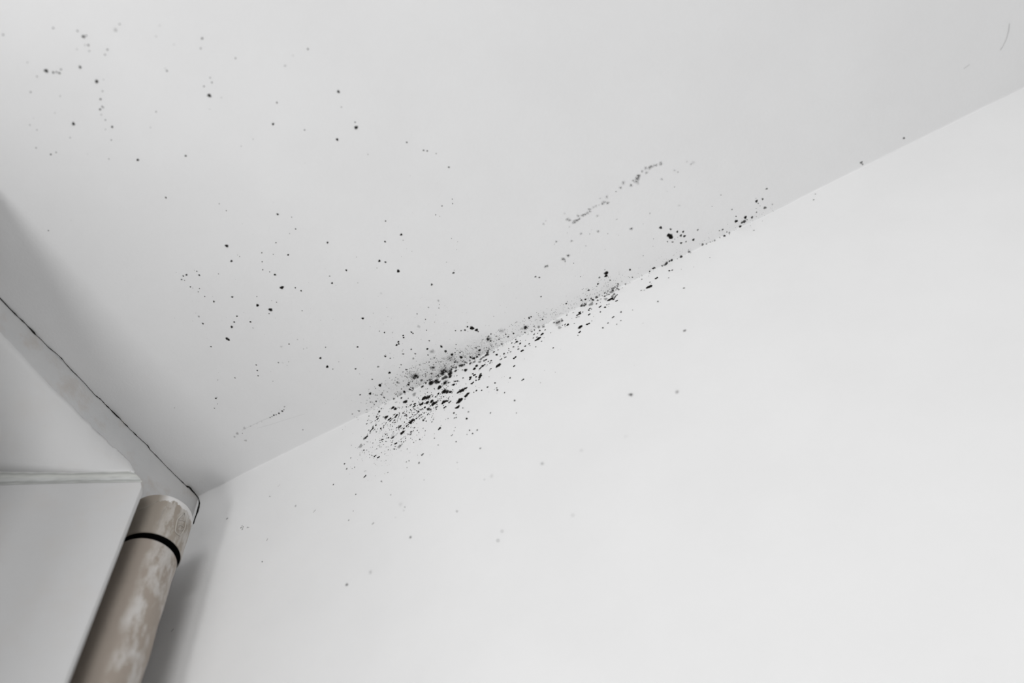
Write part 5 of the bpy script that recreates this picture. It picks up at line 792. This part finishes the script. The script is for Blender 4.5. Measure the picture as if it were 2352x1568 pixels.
    'wall_far': '''
48759,0,-5646,1089,86,0 54211,0,-5819,934,68,0 53917,0,-5897,374,50,0 55085,0,-6909,274,91,0 48044,0,-7620,1499,74,0 49688,0,-9170,1307,98,0 49508,0,-9233,1103,98,0 46011,0,-7156,1344,86,0 47346,0,-6785,535,51,0
46136,0,-8318,1193,66,0 46184,0,-8788,1559,88,0 45824,0,-8379,673,51,0 46078,0,-9360,457,57,0 45058,0,-8362,445,48,0 47053,0,-9988,1087,76,0 47738,0,-8341,389,62,0 51697,0,-11413,649,74,0 52515,0,-9447,430,79,0
53745,0,-10788,527,76,0 26538,0,-15607,578,98,0 31420,0,-18644,560,98,0 26378,0,-18399,455,91,0 25850,0,-19587,850,98,0 29262,0,-22013,797,98,0 29120,0,-22073,647,98,0 33336,0,-21800,749,98,0 32752,0,-21000,2994,13,1
33198,0,-22278,830,42,0 32160,0,-22794,636,45,0 34063,0,-26864,1380,98,0 40142,0,-18514,603,91,0 40181,0,-19654,486,45,0 43255,0,-23332,765,55,0 39736,0,-26204,991,91,0 44567,0,-31875,1081,68,0 44018,0,-32843,1157,91,0
61183,0,-20783,2684,79,1 65755,0,-23652,2291,58,1 49994,0,-24972,2496,35,1 52018,0,-33877,1344,55,1 54437,0,-25713,2320,15,1 59258,0,-26644,2094,11,1 44138,0,-23302,2397,13,0 48145,0,-12388,1412,77,0 48117,0,-14812,974,60,0
44919,0,-12525,1234,65,0 26334,0,-29494,1691,72,0 29216,0,-29251,2464,26,1 13996,0,-19703,968,98,0 26539,0,-15631,1092,50,0 31429,0,-18666,673,98,0 9364,0,-11490,1283,46,0 9448,0,-11208,1127,34,0 9682,0,-11538,1119,46,0
9640,0,-11891,1272,46,0 10406,0,-12029,1103,47,0 10640,0,-12162,936,36,0 6531,0,-8234,1669,35,0 13041,0,-7898,1158,29,0 13206,0,-8032,990,23,0 17636,0,-12382,1846,23,0 20562,0,-15185,853,34,0 20680,0,-15061,860,34,0
20801,0,-14971,865,34,0 14051,0,-16285,870,50,0 14128,0,-16112,881,49,0 26379,0,-18382,497,91,0 61552,0,-6203,1238,69,0 63099,0,-6955,1071,47,0 62482,0,-7292,1057,48,0 60779,0,-6647,1517,65,0 57607,0,-5735,1105,53,0
54222,0,-5818,1232,63,0 65370,0,-9527,813,25,0 69232,0,-14486,1990,49,0 47003,0,-6721,543,30,0 50688,0,-9549,280,96,0 62686,0,-16349,275,98,0 2304,0,-24280,396,98,0 2351,0,-24230,396,98,0 2398,0,-24180,397,98,0
2445,0,-24130,397,98,0 2492,0,-24080,397,98,0 2539,0,-24030,397,98,0
''',
    'edge_line': '''
60890,-6099,0,675,39,0 63887,-3298,0,784,36,0 63835,-2791,0,2502,91,0 63598,-2435,0,1620,92,0 63972,-2755,0,1465,92,0 63751,-2435,0,1471,92,0 62850,-2648,0,1323,58,0 63868,-1615,0,1108,69,0 62311,-1921,0,1335,80,0
60848,-3977,0,789,48,0 60312,-4390,0,556,25,0 60914,-1710,0,1344,69,0 66634,-1689,0,1393,81,0 65636,-1148,0,424,25,0 66157,-725,0,658,47,0 66475,-556,0,960,58,0 67623,-164,-2,706,35,2 67415,0,-573,1130,47,0
67280,-120,-15,473,36,2 68715,-218,0,955,93,0 68572,-26,-97,572,60,2 68324,0,-589,732,37,0 69424,-369,0,1324,81,0 69235,-372,0,1324,81,0 70875,0,-1635,1553,83,0 71218,0,-1824,1254,74,0 69171,0,-1851,1558,95,0
68975,0,-1883,1559,95,0 67958,0,-2939,2568,98,0 67694,0,-2948,2570,98,0 68113,0,-2914,1621,97,0 67514,0,-2921,1434,98,0 68166,0,-2055,1172,61,0 68216,0,-2508,854,27,0 66778,0,-2872,1248,37,0 67127,0,-3127,1037,39,0
68002,0,-6768,1425,57,0 64878,0,-6009,1004,39,0 70406,0,-3086,799,38,0 63495,0,-5276,1558,63,0 62458,0,-5500,1265,80,0 62297,0,-5558,1164,82,0 61160,0,-3179,1281,72,0 61424,0,-1987,1318,93,0 61256,0,-2060,1317,93,0
61898,0,-2663,1582,94,0 62209,0,-2343,1108,72,0 62484,0,-2411,908,74,0 62346,0,-2885,584,43,0 63582,0,-2509,1190,96,0 63429,0,-2511,1191,96,0 63069,0,-1531,2666,98,0 62798,0,-1540,2285,98,0 62568,0,-1542,1710,92,0
63227,0,-1861,1696,93,0 63534,0,-1503,1319,82,0 63419,0,-1682,1121,83,0 63682,0,-1353,1129,70,0 63848,0,-1292,1324,58,0 63523,0,-847,2399,46,0 63240,0,-1089,1912,57,0 63585,-164,-2,1444,68,2 63416,-15,-119,2712,45,2
63574,-400,0,1349,46,0 63272,-504,0,671,35,0 63944,-4,-157,1013,46,2 64285,-1,-179,903,46,2 64786,0,-355,955,35,0 64521,-621,0,1342,57,0 64378,-385,0,1045,34,0 65339,-121,-14,1253,46,2 65649,-11,-131,543,47,2
65899,-8,-141,638,47,2 65077,-659,0,663,35,0 62683,-145,-7,852,46,2 61833,-411,0,1054,34,0 61377,-263,0,1963,68,0 61330,0,-414,1747,57,0 59515,-880,0,1208,80,0 60010,-718,0,1359,91,0 60696,-479,0,1057,80,0
60765,-206,0,1362,80,0 59185,-144,-7,1578,80,2 59495,-32,-87,1480,57,2 59684,-24,-102,1362,57,2 60371,0,-543,3402,45,0 60065,0,-1329,1537,80,0 59864,0,-1570,1532,92,0 60236,0,-1649,848,83,0 61050,0,-1044,1345,69,0
61573,0,-1135,854,47,0 57627,-1410,0,1133,80,0 57605,-691,0,684,34,0 58663,0,-1132,2131,98,0 58687,0,-1432,1541,98,0 58457,0,-1410,1349,92,0 58259,0,-1430,1349,92,0 59054,0,-1338,1154,69,0 58073,0,-1820,1147,58,0
58262,0,-1848,951,47,0 58434,0,-1971,947,47,0 57885,0,-443,1175,45,0 57004,0,-298,1376,45,0 59800,0,-2512,1312,98,0 59651,0,-2572,1215,94,0 60170,0,-3452,785,33,0 59787,0,-4171,958,39,0 56815,0,-2452,1621,98,0
56692,0,-2536,1426,98,0 56494,0,-2093,954,93,0 56396,0,-2213,951,81,0 56106,0,-2032,957,81,0 56383,0,-2622,745,60,0 56218,0,-1004,2148,57,0 55253,-133,-10,717,34,2 58263,0,-4193,2599,98,0 58090,0,-4310,2312,98,0
57992,0,-5188,1420,98,0 57843,0,-5258,1224,98,0 59346,0,-4418,1633,96,0 59137,0,-4398,1539,96,0 59007,0,-4366,1056,89,0 57613,0,-2896,1120,47,0 57495,0,-1564,961,23,0 62339,0,-978,2885,34,0 61752,0,-441,1938,23,0
65060,-5850,0,584,29,0 60891,-6109,0,611,41,0 72199,-5062,0,1927,83,0 72795,-3383,0,2959,98,0 72848,-3174,0,2297,98,0 72666,-3655,0,2121,93,0 73189,-4236,0,1434,60,0 73786,-3518,0,1444,72,0 74422,-3149,0,1447,72,0
73983,-2812,0,1625,71,0 74340,-2507,0,1629,82,0 73554,-2804,0,588,43,0 75138,-1488,0,1643,82,0 76090,-2460,0,1280,48,0 72218,-2885,0,953,50,0 72754,-2514,0,1300,48,0 73642,-1859,0,1476,70,0 74235,-1714,0,1135,48,0
73139,-2748,0,774,39,0 70854,-4113,0,761,40,0 70420,-3232,0,783,19,0 68843,-2641,0,978,30,0 80209,-5329,0,826,46,0 80748,-2877,0,1065,39,0 78738,-4491,0,679,40,0 85384,-3287,0,1362,51,0 84513,-2260,0,1393,62,0
83763,-2386,0,1732,84,0 83851,-2012,0,884,55,0 84398,-1028,0,1924,59,0 83951,-1573,0,519,54,0 83289,-993,0,1088,51,0 83425,-1491,0,527,52,0 83833,-2782,0,474,63,0 85363,-991,0,1245,25,0 80680,-1138,0,1949,94,0
80884,-1759,0,915,66,0 81854,-1045,0,1943,94,0 81587,-615,0,1954,70,0 81279,-597,0,1620,71,0 81500,-509,0,937,89,0 82579,-627,0,1611,71,0 80886,-197,0,1799,82,0 81934,-649,0,931,64,0 81944,0,-1937,1122,42,0
81948,0,-609,720,32,0 83435,0,-877,682,35,0 83079,-475,0,563,47,0 78822,-938,0,1291,60,0 78420,-993,0,949,50,0 78712,-26,-98,1463,82,2 78122,-78,-39,736,51,2 79400,-87,-32,1207,48,2 79171,-361,0,781,52,0
79300,0,-241,772,42,0 75914,-298,0,1660,58,0 76359,-127,-12,1073,47,2 76872,-129,-12,911,36,2 77419,-44,-71,1254,47,2 77119,-110,-19,576,40,2 76323,-701,0,615,27,0 74074,-200,0,1673,58,0 74100,-488,0,811,37,0
74185,-9,-135,869,36,2 72942,-102,-24,1714,80,2 72145,-777,0,641,25,0 72422,-71,-45,769,36,2 71725,-247,0,1685,80,0 71419,-263,0,1345,69,0 71009,-195,0,2030,80,2 70815,-83,-36,1410,69,2 70382,-153,-5,1122,69,2
70613,-94,-28,933,58,2 75835,0,-3069,891,47,0 73631,0,-3384,643,48,0 71405,0,-6633,1429,58,0 72222,0,-2601,720,39,0 70393,0,-3072,956,35,0 101960,-1098,0,1480,53,0 96579,-705,0,1823,49,0 96663,-408,0,1256,40,0
89668,0,-1716,1231,44,0 90297,0,-727,1283,28,0 60976,-1923,0,354,44,0 64963,-2174,0,284,36,0 59570,-584,0,619,37,0 59804,-155,-4,538,37,2 59362,-1209,0,359,30,0 60452,-2255,0,439,39,0 60362,-705,0,523,40,0
64510,-425,0,366,34,0 61499,-1794,0,410,33,0 62383,-1146,0,407,24,0 63357,-168,-2,573,29,2 60850,-1080,0,612,32,0 62089,-794,0,325,31,0 65306,-2098,0,338,55,0 59599,-1539,0,295,34,0 61698,-841,0,623,31,0
58967,-162,-3,543,26,2 59292,-322,0,646,33,0 60335,-1384,0,421,36,0 65507,-1475,0,454,50,0 62282,-882,0,589,45,0 63489,-680,0,426,24,0 61032,-1685,0,455,44,0 63400,-1150,0,566,35,0 63300,-967,0,405,42,0
60254,-2217,0,621,43,0 62047,-875,0,429,34,0 60949,-1743,0,595,35,0 64225,-518,0,589,46,0 63857,-2166,0,521,42,0 61719,-93,-29,313,42,2 60571,-1454,0,341,42,0 65177,-1274,0,273,49,0 62568,-1912,0,320,34,0
65202,-1830,0,586,37,0 63844,-2086,0,499,27,0 59739,-43,-73,322,23,2 61727,-1277,0,591,33,0 60713,-2032,0,606,46,0 59495,-1218,0,516,35,0 60892,-2063,0,469,25,0 61620,-1556,0,351,44,0 60459,-837,0,395,26,0
64459,-624,0,548,44,0 60525,-44,-71,461,28,2 64238,-260,0,542,24,0 60596,-324,0,599,36,0 62872,-120,-15,373,44,2 63271,-1629,0,451,29,0 64568,-459,0,340,40,0 60084,-1656,0,539,32,0 62375,-962,0,308,26,0
60952,-45,-71,344,31,2 63086,-1029,0,341,43,0 64256,-1386,0,517,30,0 64435,-1194,0,332,44,0 63144,-1156,0,447,42,0 63787,-1205,0,294,32,0 65093,-762,0,502,27,0 62849,-1255,0,551,46,0 61836,-565,0,346,31,0
62492,-2174,0,450,42,0 63279,-49,-65,352,36,2 59243,-235,0,566,38,0 59714,-175,-1,582,33,2 61428,-1536,0,520,47,0 60193,-1665,0,448,29,0 61850,-54,-60,318,26,2 63691,-1502,0,356,33,0 63833,-730,0,405,47,0
62608,-1084,0,500,25,0 62012,-1713,0,509,45,0 61118,-937,0,372,28,0 59494,-329,0,355,33,0 62056,-1649,0,556,36,0 63214,-917,0,391,36,0 63610,-2145,0,556,26,0 62759,-132,-10,480,43,2 63141,-176,-1,429,28,2
63503,-1509,0,536,32,0 62601,-345,0,621,45,0 59506,-1151,0,547,28,0 58990,-42,-73,527,23,2 61947,-1738,0,291,44,0 61763,-736,0,461,31,0 64669,-1404,0,405,28,0 62901,-2266,0,585,26,0 61390,-922,0,432,26,0
60426,-1079,0,547,40,0 63530,-1416,0,270,33,0 61053,-445,0,431,32,0 60876,-47,-68,574,45,2 62769,-479,0,448,45,0 63120,-1475,0,525,47,0 62863,-158,-4,449,44,2 59609,-83,-35,292,24,2 60562,-1671,0,497,41,0
62489,-655,0,567,27,0 61355,-796,0,532,41,0 62821,-1254,0,378,39,0 64313,-847,0,546,36,0 62494,-1254,0,328,30,0 60360,-1080,0,528,39,0 60346,-613,0,345,38,0 61581,-480,0,371,45,0 62756,-2246,0,377,32,0
64069,-2030,0,313,52,0 63287,-2012,0,606,34,0 64658,-290,0,441,34,0 60729,-957,0,558,26,0 56915,-797,0,368,37,0 55967,-882,0,503,40,0 59235,-1565,0,468,29,0 56122,-1294,0,569,41,0 58470,-868,0,616,38,0
57849,-1390,0,526,40,0 58743,-565,0,565,30,0 57260,-1464,0,642,44,0 58402,-1412,0,608,37,0 55511,-50,-65,543,40,2 58043,-896,0,531,39,0 57253,-1045,0,377,35,0 57591,-876,0,389,26,0 57345,-130,-11,546,27,2
58030,-498,0,620,28,0 55650,-1079,0,575,31,0 56998,-1051,0,403,32,0 57098,-411,0,351,43,0 55801,-1698,0,597,33,0 58210,-83,-36,464,31,2 56480,-1509,0,309,43,0 55310,-1084,0,401,35,0 59074,-1309,0,326,31,0
57118,-1156,0,298,43,0 58866,-1627,0,361,28,0 58424,-776,0,384,23,0 55906,-1078,0,560,31,0 58785,-766,0,480,32,0 56437,-505,0,595,33,0 55755,-637,0,631,37,0 55191,-609,0,467,23,0 59340,-1545,0,324,37,0
55928,-267,0,398,24,0 57677,-517,0,548,41,0 57159,-478,0,349,38,0 57983,-1280,0,343,24,0 58703,-944,0,328,39,0 55170,-998,0,498,39,0 55600,-1539,0,633,45,0 57969,-425,0,648,37,0 58061,-1048,0,369,42,0
57385,-280,0,434,26,0 57142,-1700,0,430,32,0 57971,-99,-25,316,40,2 55472,-958,0,592,36,0 54911,-259,0,494,45,0 57815,-1117,0,508,30,0 57092,-46,-70,426,41,2 55828,-1028,0,556,26,0 58314,-315,0,642,31,0
57871,-1614,0,585,34,0 55754,-964,0,509,24,0 56858,-1560,0,482,27,0 57558,-668,0,625,34,0 54643,-193,0,360,45,2 56238,-488,0,649,27,0 57915,-1612,0,616,27,0 56647,-329,0,550,28,0 55383,-362,0,346,39,0
55934,-575,0,398,31,0 71431,-362,0,395,31,0 79226,-349,0,127,98,0 83393,-54,-60,143,98,2 66644,-185,0,287,43,2 67885,-1312,0,202,56,0 81075,-648,0,184,98,0 70761,-1391,0,271,55,0 77476,-1321,0,148,98,0
83562,-571,0,202,98,0 81415,-1097,0,243,68,0 82128,-54,-60,324,42,2 81142,-771,0,116,98,0 76954,-101,-24,379,45,2 75033,-1297,0,143,98,0 83275,-131,-11,291,56,2 81813,-429,0,234,96,0 73370,-595,0,354,35,0
84063,-1068,0,141,98,0 73525,-999,0,293,46,0 80808,-164,-2,291,70,2 67328,-681,0,380,45,0 71358,-511,0,464,29,0 83453,-370,0,160,98,0 73135,-226,0,209,67,0 78148,-214,0,254,58,0 82257,-361,0,228,98,0
70444,-1319,0,306,49,0 70950,-875,0,392,41,0 82815,-518,0,114,98,0 76964,-739,0,290,44,0 70940,-80,-37,357,44,2 78957,-1060,0,160,93,0 73496,-140,-8,231,45,2 69050,-867,0,366,45,0 85131,-209,0,329,78,0
77086,-1341,0,223,64,0 67652,-310,0,416,36,0 79023,-46,-70,142,98,2 78614,-465,0,144,98,0 80916,-898,0,147,98,0 65909,-213,0,348,40,0 76946,-835,0,414,42,0 68889,-441,0,365,29,0 66108,-934,0,503,41,0
72951,-501,0,419,49,0 72861,-1313,0,355,37,0 74276,-42,-75,262,51,2 81458,-326,0,261,84,0 76071,-738,0,248,70,0 74971,-1238,0,130,98,0 80271,-43,-72,301,54,2 75670,-592,0,361,46,0 78138,-191,0,123,98,2
85155,-72,-44,298,66,2 78513,-246,0,324,52,0 81373,-258,0,160,98,0 67691,-1366,0,369,48,0 69012,-902,0,233,37,0 74333,-525,0,315,47,0 69358,-857,0,254,41,0 81303,-839,0,271,96,0 82503,-189,0,378,54,2
76594,-262,0,231,70,0 65998,-925,0,307,41,0 80280,-741,0,123,98,0 72663,-905,0,373,42,0 80039,-117,-16,330,65,2 83754,-1049,0,168,98,0 76641,-187,0,290,63,2 79321,-1093,0,118,98,0 84026,-562,0,324,57,0
72579,-141,-8,357,48,2 84022,-73,-43,258,81,2 70032,-1218,0,327,32,0 73083,-852,0,417,34,0 77193,-78,-39,389,31,2 85014,-653,0,218,98,0 75598,-476,0,154,97,0 66982,-254,0,408,35,0 76906,-607,0,420,52,0
70695,-656,0,476,31,0 79678,-787,0,276,73,0 80328,-386,0,387,52,0 72279,-783,0,371,51,0 78291,-596,0,164,98,0 71202,-755,0,437,39,0 69162,-53,-62,440,30,2 79608,-1287,0,364,58,0 83790,-420,0,341,70,0
67046,-1079,0,233,57,0 58104,-2400,0,444,31,0 68574,-5329,0,127,98,0 61275,-3962,0,303,33,0 63448,-854,0,14084,2,1 60487,-1029,0,12986,1,1 62989,-351,0,1048,49,0 63157,-59,-55,957,35,2 63868,-247,0,569,46,0
60865,-128,-12,1046,78,2 62359,0,-262,1500,78,0 59681,-227,0,951,64,0 63003,0,-380,882,50,0 62609,0,-278,856,43,0 59396,-107,-21,577,56,2 60374,-314,0,553,69,0 62669,0,-206,951,52,0 61705,-232,0,482,42,0
62878,0,-280,1375,51,0 59428,-298,0,650,80,0 64328,-375,0,1090,38,0 59260,-71,-45,724,53,2 62518,-307,0,1029,77,0 62983,-371,0,531,36,0 61752,-375,0,744,39,0 59765,-8,-139,1176,49,2 64000,-415,0,1013,77,0
60468,-2,-168,754,35,2 64174,-4,-157,1030,47,2 62100,-87,-33,912,43,2 60640,0,-229,908,72,0 64304,0,-368,1367,68,0 59489,0,-204,1409,43,0 64145,-143,-7,1098,57,2 59900,-186,0,782,37,2 63765,-385,0,1148,64,0
115828,-8207,0,536,36,0 115795,-8097,0,536,36,0 115762,-7987,0,537,36,0 115728,-7876,0,537,36,0 115695,-7766,0,538,36,0 115662,-7655,0,538,36,0 115629,-7544,0,539,36,0 115595,-7433,0,539,36,0 115541,-7325,0,540,36,0
115487,-7218,0,540,36,0 115433,-7110,0,541,36,0 115379,-7002,0,541,36,0 115325,-6894,0,542,36,0 115270,-6785,0,542,36,0 115216,-6677,0,543,36,0 115138,-6585,0,544,36,0 115059,-6494,0,544,36,0 114981,-6402,0,545,36,0
114903,-6310,0,545,36,0 114819,-6211,0,546,36,0 114735,-6113,0,547,36,0 114651,-6014,0,557,35,0 114565,-5953,0,564,34,0 114479,-5891,0,570,33,0 114393,-5830,0,577,33,0 110180,-5788,0,504,32,0 110286,-5809,0,504,32,0
110391,-5830,0,503,32,0 110497,-5851,0,503,32,0 110602,-5872,0,503,32,0 110708,-5893,0,503,32,0 110813,-5914,0,502,32,0
''',
    'streak': '''
60084,-6808,0,1047,39,1 62728,-11783,0,2133,38,1 62945,-11524,0,2138,38,1 63219,-11022,0,2353,38,1 63491,-11057,0,2350,47,1 63748,-11061,0,1937,39,1 64020,-11095,0,1934,39,1 64055,-11531,0,1923,39,1 64544,-11307,0,2129,48,1
64867,-11272,0,2127,43,1 65218,-11298,0,2124,34,1 65604,-11585,0,2317,29,1 65554,-11293,0,1500,31,1 66114,-11593,0,1696,25,1 66449,-11588,0,1693,25,1 66830,-11501,0,1051,23,1 67245,-11487,0,2101,34,1 67532,-11566,0,2300,29,1
67845,-11255,0,2305,38,1 68064,-12005,0,2283,24,1 67293,-12224,0,1459,16,1 62782,-12605,0,1490,15,1 59992,-12656,0,1722,25,1 60408,-12873,0,1292,16,1 62539,-10743,0,1112,21,1 66104,-10351,0,1935,19,1 69311,-12068,0,1230,34,1
69976,-12258,0,1850,40,1 70505,-12633,0,2644,29,1 71174,-11886,0,2257,39,1 72183,-12313,0,2835,57,1 72439,-12529,0,2427,59,1 71894,-12023,0,2648,34,1 71999,-11689,0,1847,25,1 71652,-12306,0,1833,31,1 73025,-12827,0,1804,31,1
73534,-12987,0,2202,30,1 73949,-12805,0,2603,39,1 74207,-12837,0,2199,30,1 73414,-12426,0,2017,30,1 74579,-12751,0,2198,30,1 74807,-12711,0,1790,31,1 75303,-12609,0,2595,39,1 74666,-10770,0,1847,25,1 76409,-11029,0,1616,21,1
76706,-10626,0,1414,22,1 78105,-11287,0,1591,16,1 78417,-10752,0,1812,21,1 78768,-10821,0,2213,15,1 75671,-9097,0,1033,36,1 74687,-8993,0,816,20,1 75261,-6602,0,1950,14,1 67934,-8761,0,1115,43,1 71773,-7467,0,1115,43,1
68985,-6726,0,2205,56,1 70506,-6584,0,700,37,1 63370,-9236,0,1776,38,1 64290,-8664,0,929,33,1 65312,-8462,0,1986,38,1 66219,-7586,0,939,32,1 64733,-9068,0,915,22,1 67281,-6736,0,726,23,1 61957,-10171,0,680,39,1
61970,-8933,0,2001,28,1 60310,-9799,0,1577,39,1 59958,-9610,0,942,32,1 63215,-7460,0,1182,30,1 60751,-7360,0,2253,56,1 59975,-7310,0,2051,56,1 60100,-7096,0,1844,56,1 57661,-7429,0,1854,56,1 57905,-7388,0,1642,56,1
''',
}

RUN = 0.88
PATCHES = {
    'ceil_far': 'blurred dark mould specks spread over the top left of the ceiling',
    'ceil_mid': 'fine black mould specks scattered across the open ceiling above the pipe corner',
    'ceil_dense': 'grey black mould bloom on the ceiling just above the densest wall patch',
    'wall_dense': 'densest patch of black mould spots on the wall below the ceiling edge',
    'wall_far': 'faint grey mould spots dotted low on the bright white wall',
    'edge_line': 'thin trail of mould spots along the ceiling edge right of the dense patch',
    'streak': 'pale grey dotted mould streak slanting across the ceiling above the edge trail',
}
def mould_patch(key, label):
    rnd = random.Random(key)
    bm = bmesh.new()
    cov = bm.verts.layers.float.new('cover')
    thin = bm.verts.layers.float.new('thin')
    toks = MOULD[key].split()
    for i, tok in enumerate(toks):
        x, y, z, r, a, fl = map(int, tok.split(','))
        c = Vector((x, y, z)) * 1e-5
        r *= 1e-6; a /= 100.0
        if fl & 2:
            nrm = Vector((0, -FIL - c.y, -FIL - c.z)).normalized()
        elif abs(c.z) < 1e-5:
            nrm = Vector((0, 0, -1))
        else:
            nrm = Vector((0, -1, 0))
        u = Vector((1, 0, 0)); v = nrm.cross(u)
        if nrm.y < -0.99:                      # wall colonies are a little taller than wide
            u = Vector((0.954, 0.0, 0.300)); v = nrm.cross(u)
            u = u * RUN; v = v / RUN
        soft = fl & 1
        base = c + nrm * (0.00006 + (0.00022 if not soft else 0.0) + (0.0005 if fl & 2 else 0.0) + i * 2.5e-7)
        k = 14 if r > 0.0012 else 10
        ph = [rnd.uniform(0, 6.283) for _ in range(3)]
        am = 0.05 if r < 0.0008 else 0.11
        def rad(t): return 1 + am * math.sin(2 * t + ph[0]) + am * math.sin(3 * t + ph[1]) + am * 0.7 * math.sin(5 * t + ph[2])
        steps = ((0.3, 0.85), (0.6, 0.5), (0.95, 0.18), (1.35, 0.0)) if soft else ((0.4, 1.0), (0.72, 0.80), (1.0, 0.30), (1.28, 0.0))
        cv = bm.verts.new(base + nrm * 0.00005); cv[cov] = a; cv[thin] = 1.0 if soft else 0.0
        prev = None
        for q, w in steps:
            ring = []
            for j in range(k):
                t = 2 * math.pi * j / k
                vt = bm.verts.new(base + (u * math.cos(t) + v * math.sin(t)) * (r * q * rad(t)))
                vt[cov] = a * w; vt[thin] = 1.0 if soft else 0.0
                ring.append(vt)
            for j in range(k):
                if prev is None: bm.faces.new((cv, ring[j], ring[(j + 1) % k]))
                else: bm.faces.new((prev[j], ring[j], ring[(j + 1) % k], prev[(j + 1) % k]))
            prev = ring
    o = link_mesh('mould_specks', bm, M_mould)
    tag(o, label, 'mould', 'stuff', 'mould on the ceiling and wall')
    return o
for key, label in PATCHES.items():
    mould_patch(key, label)
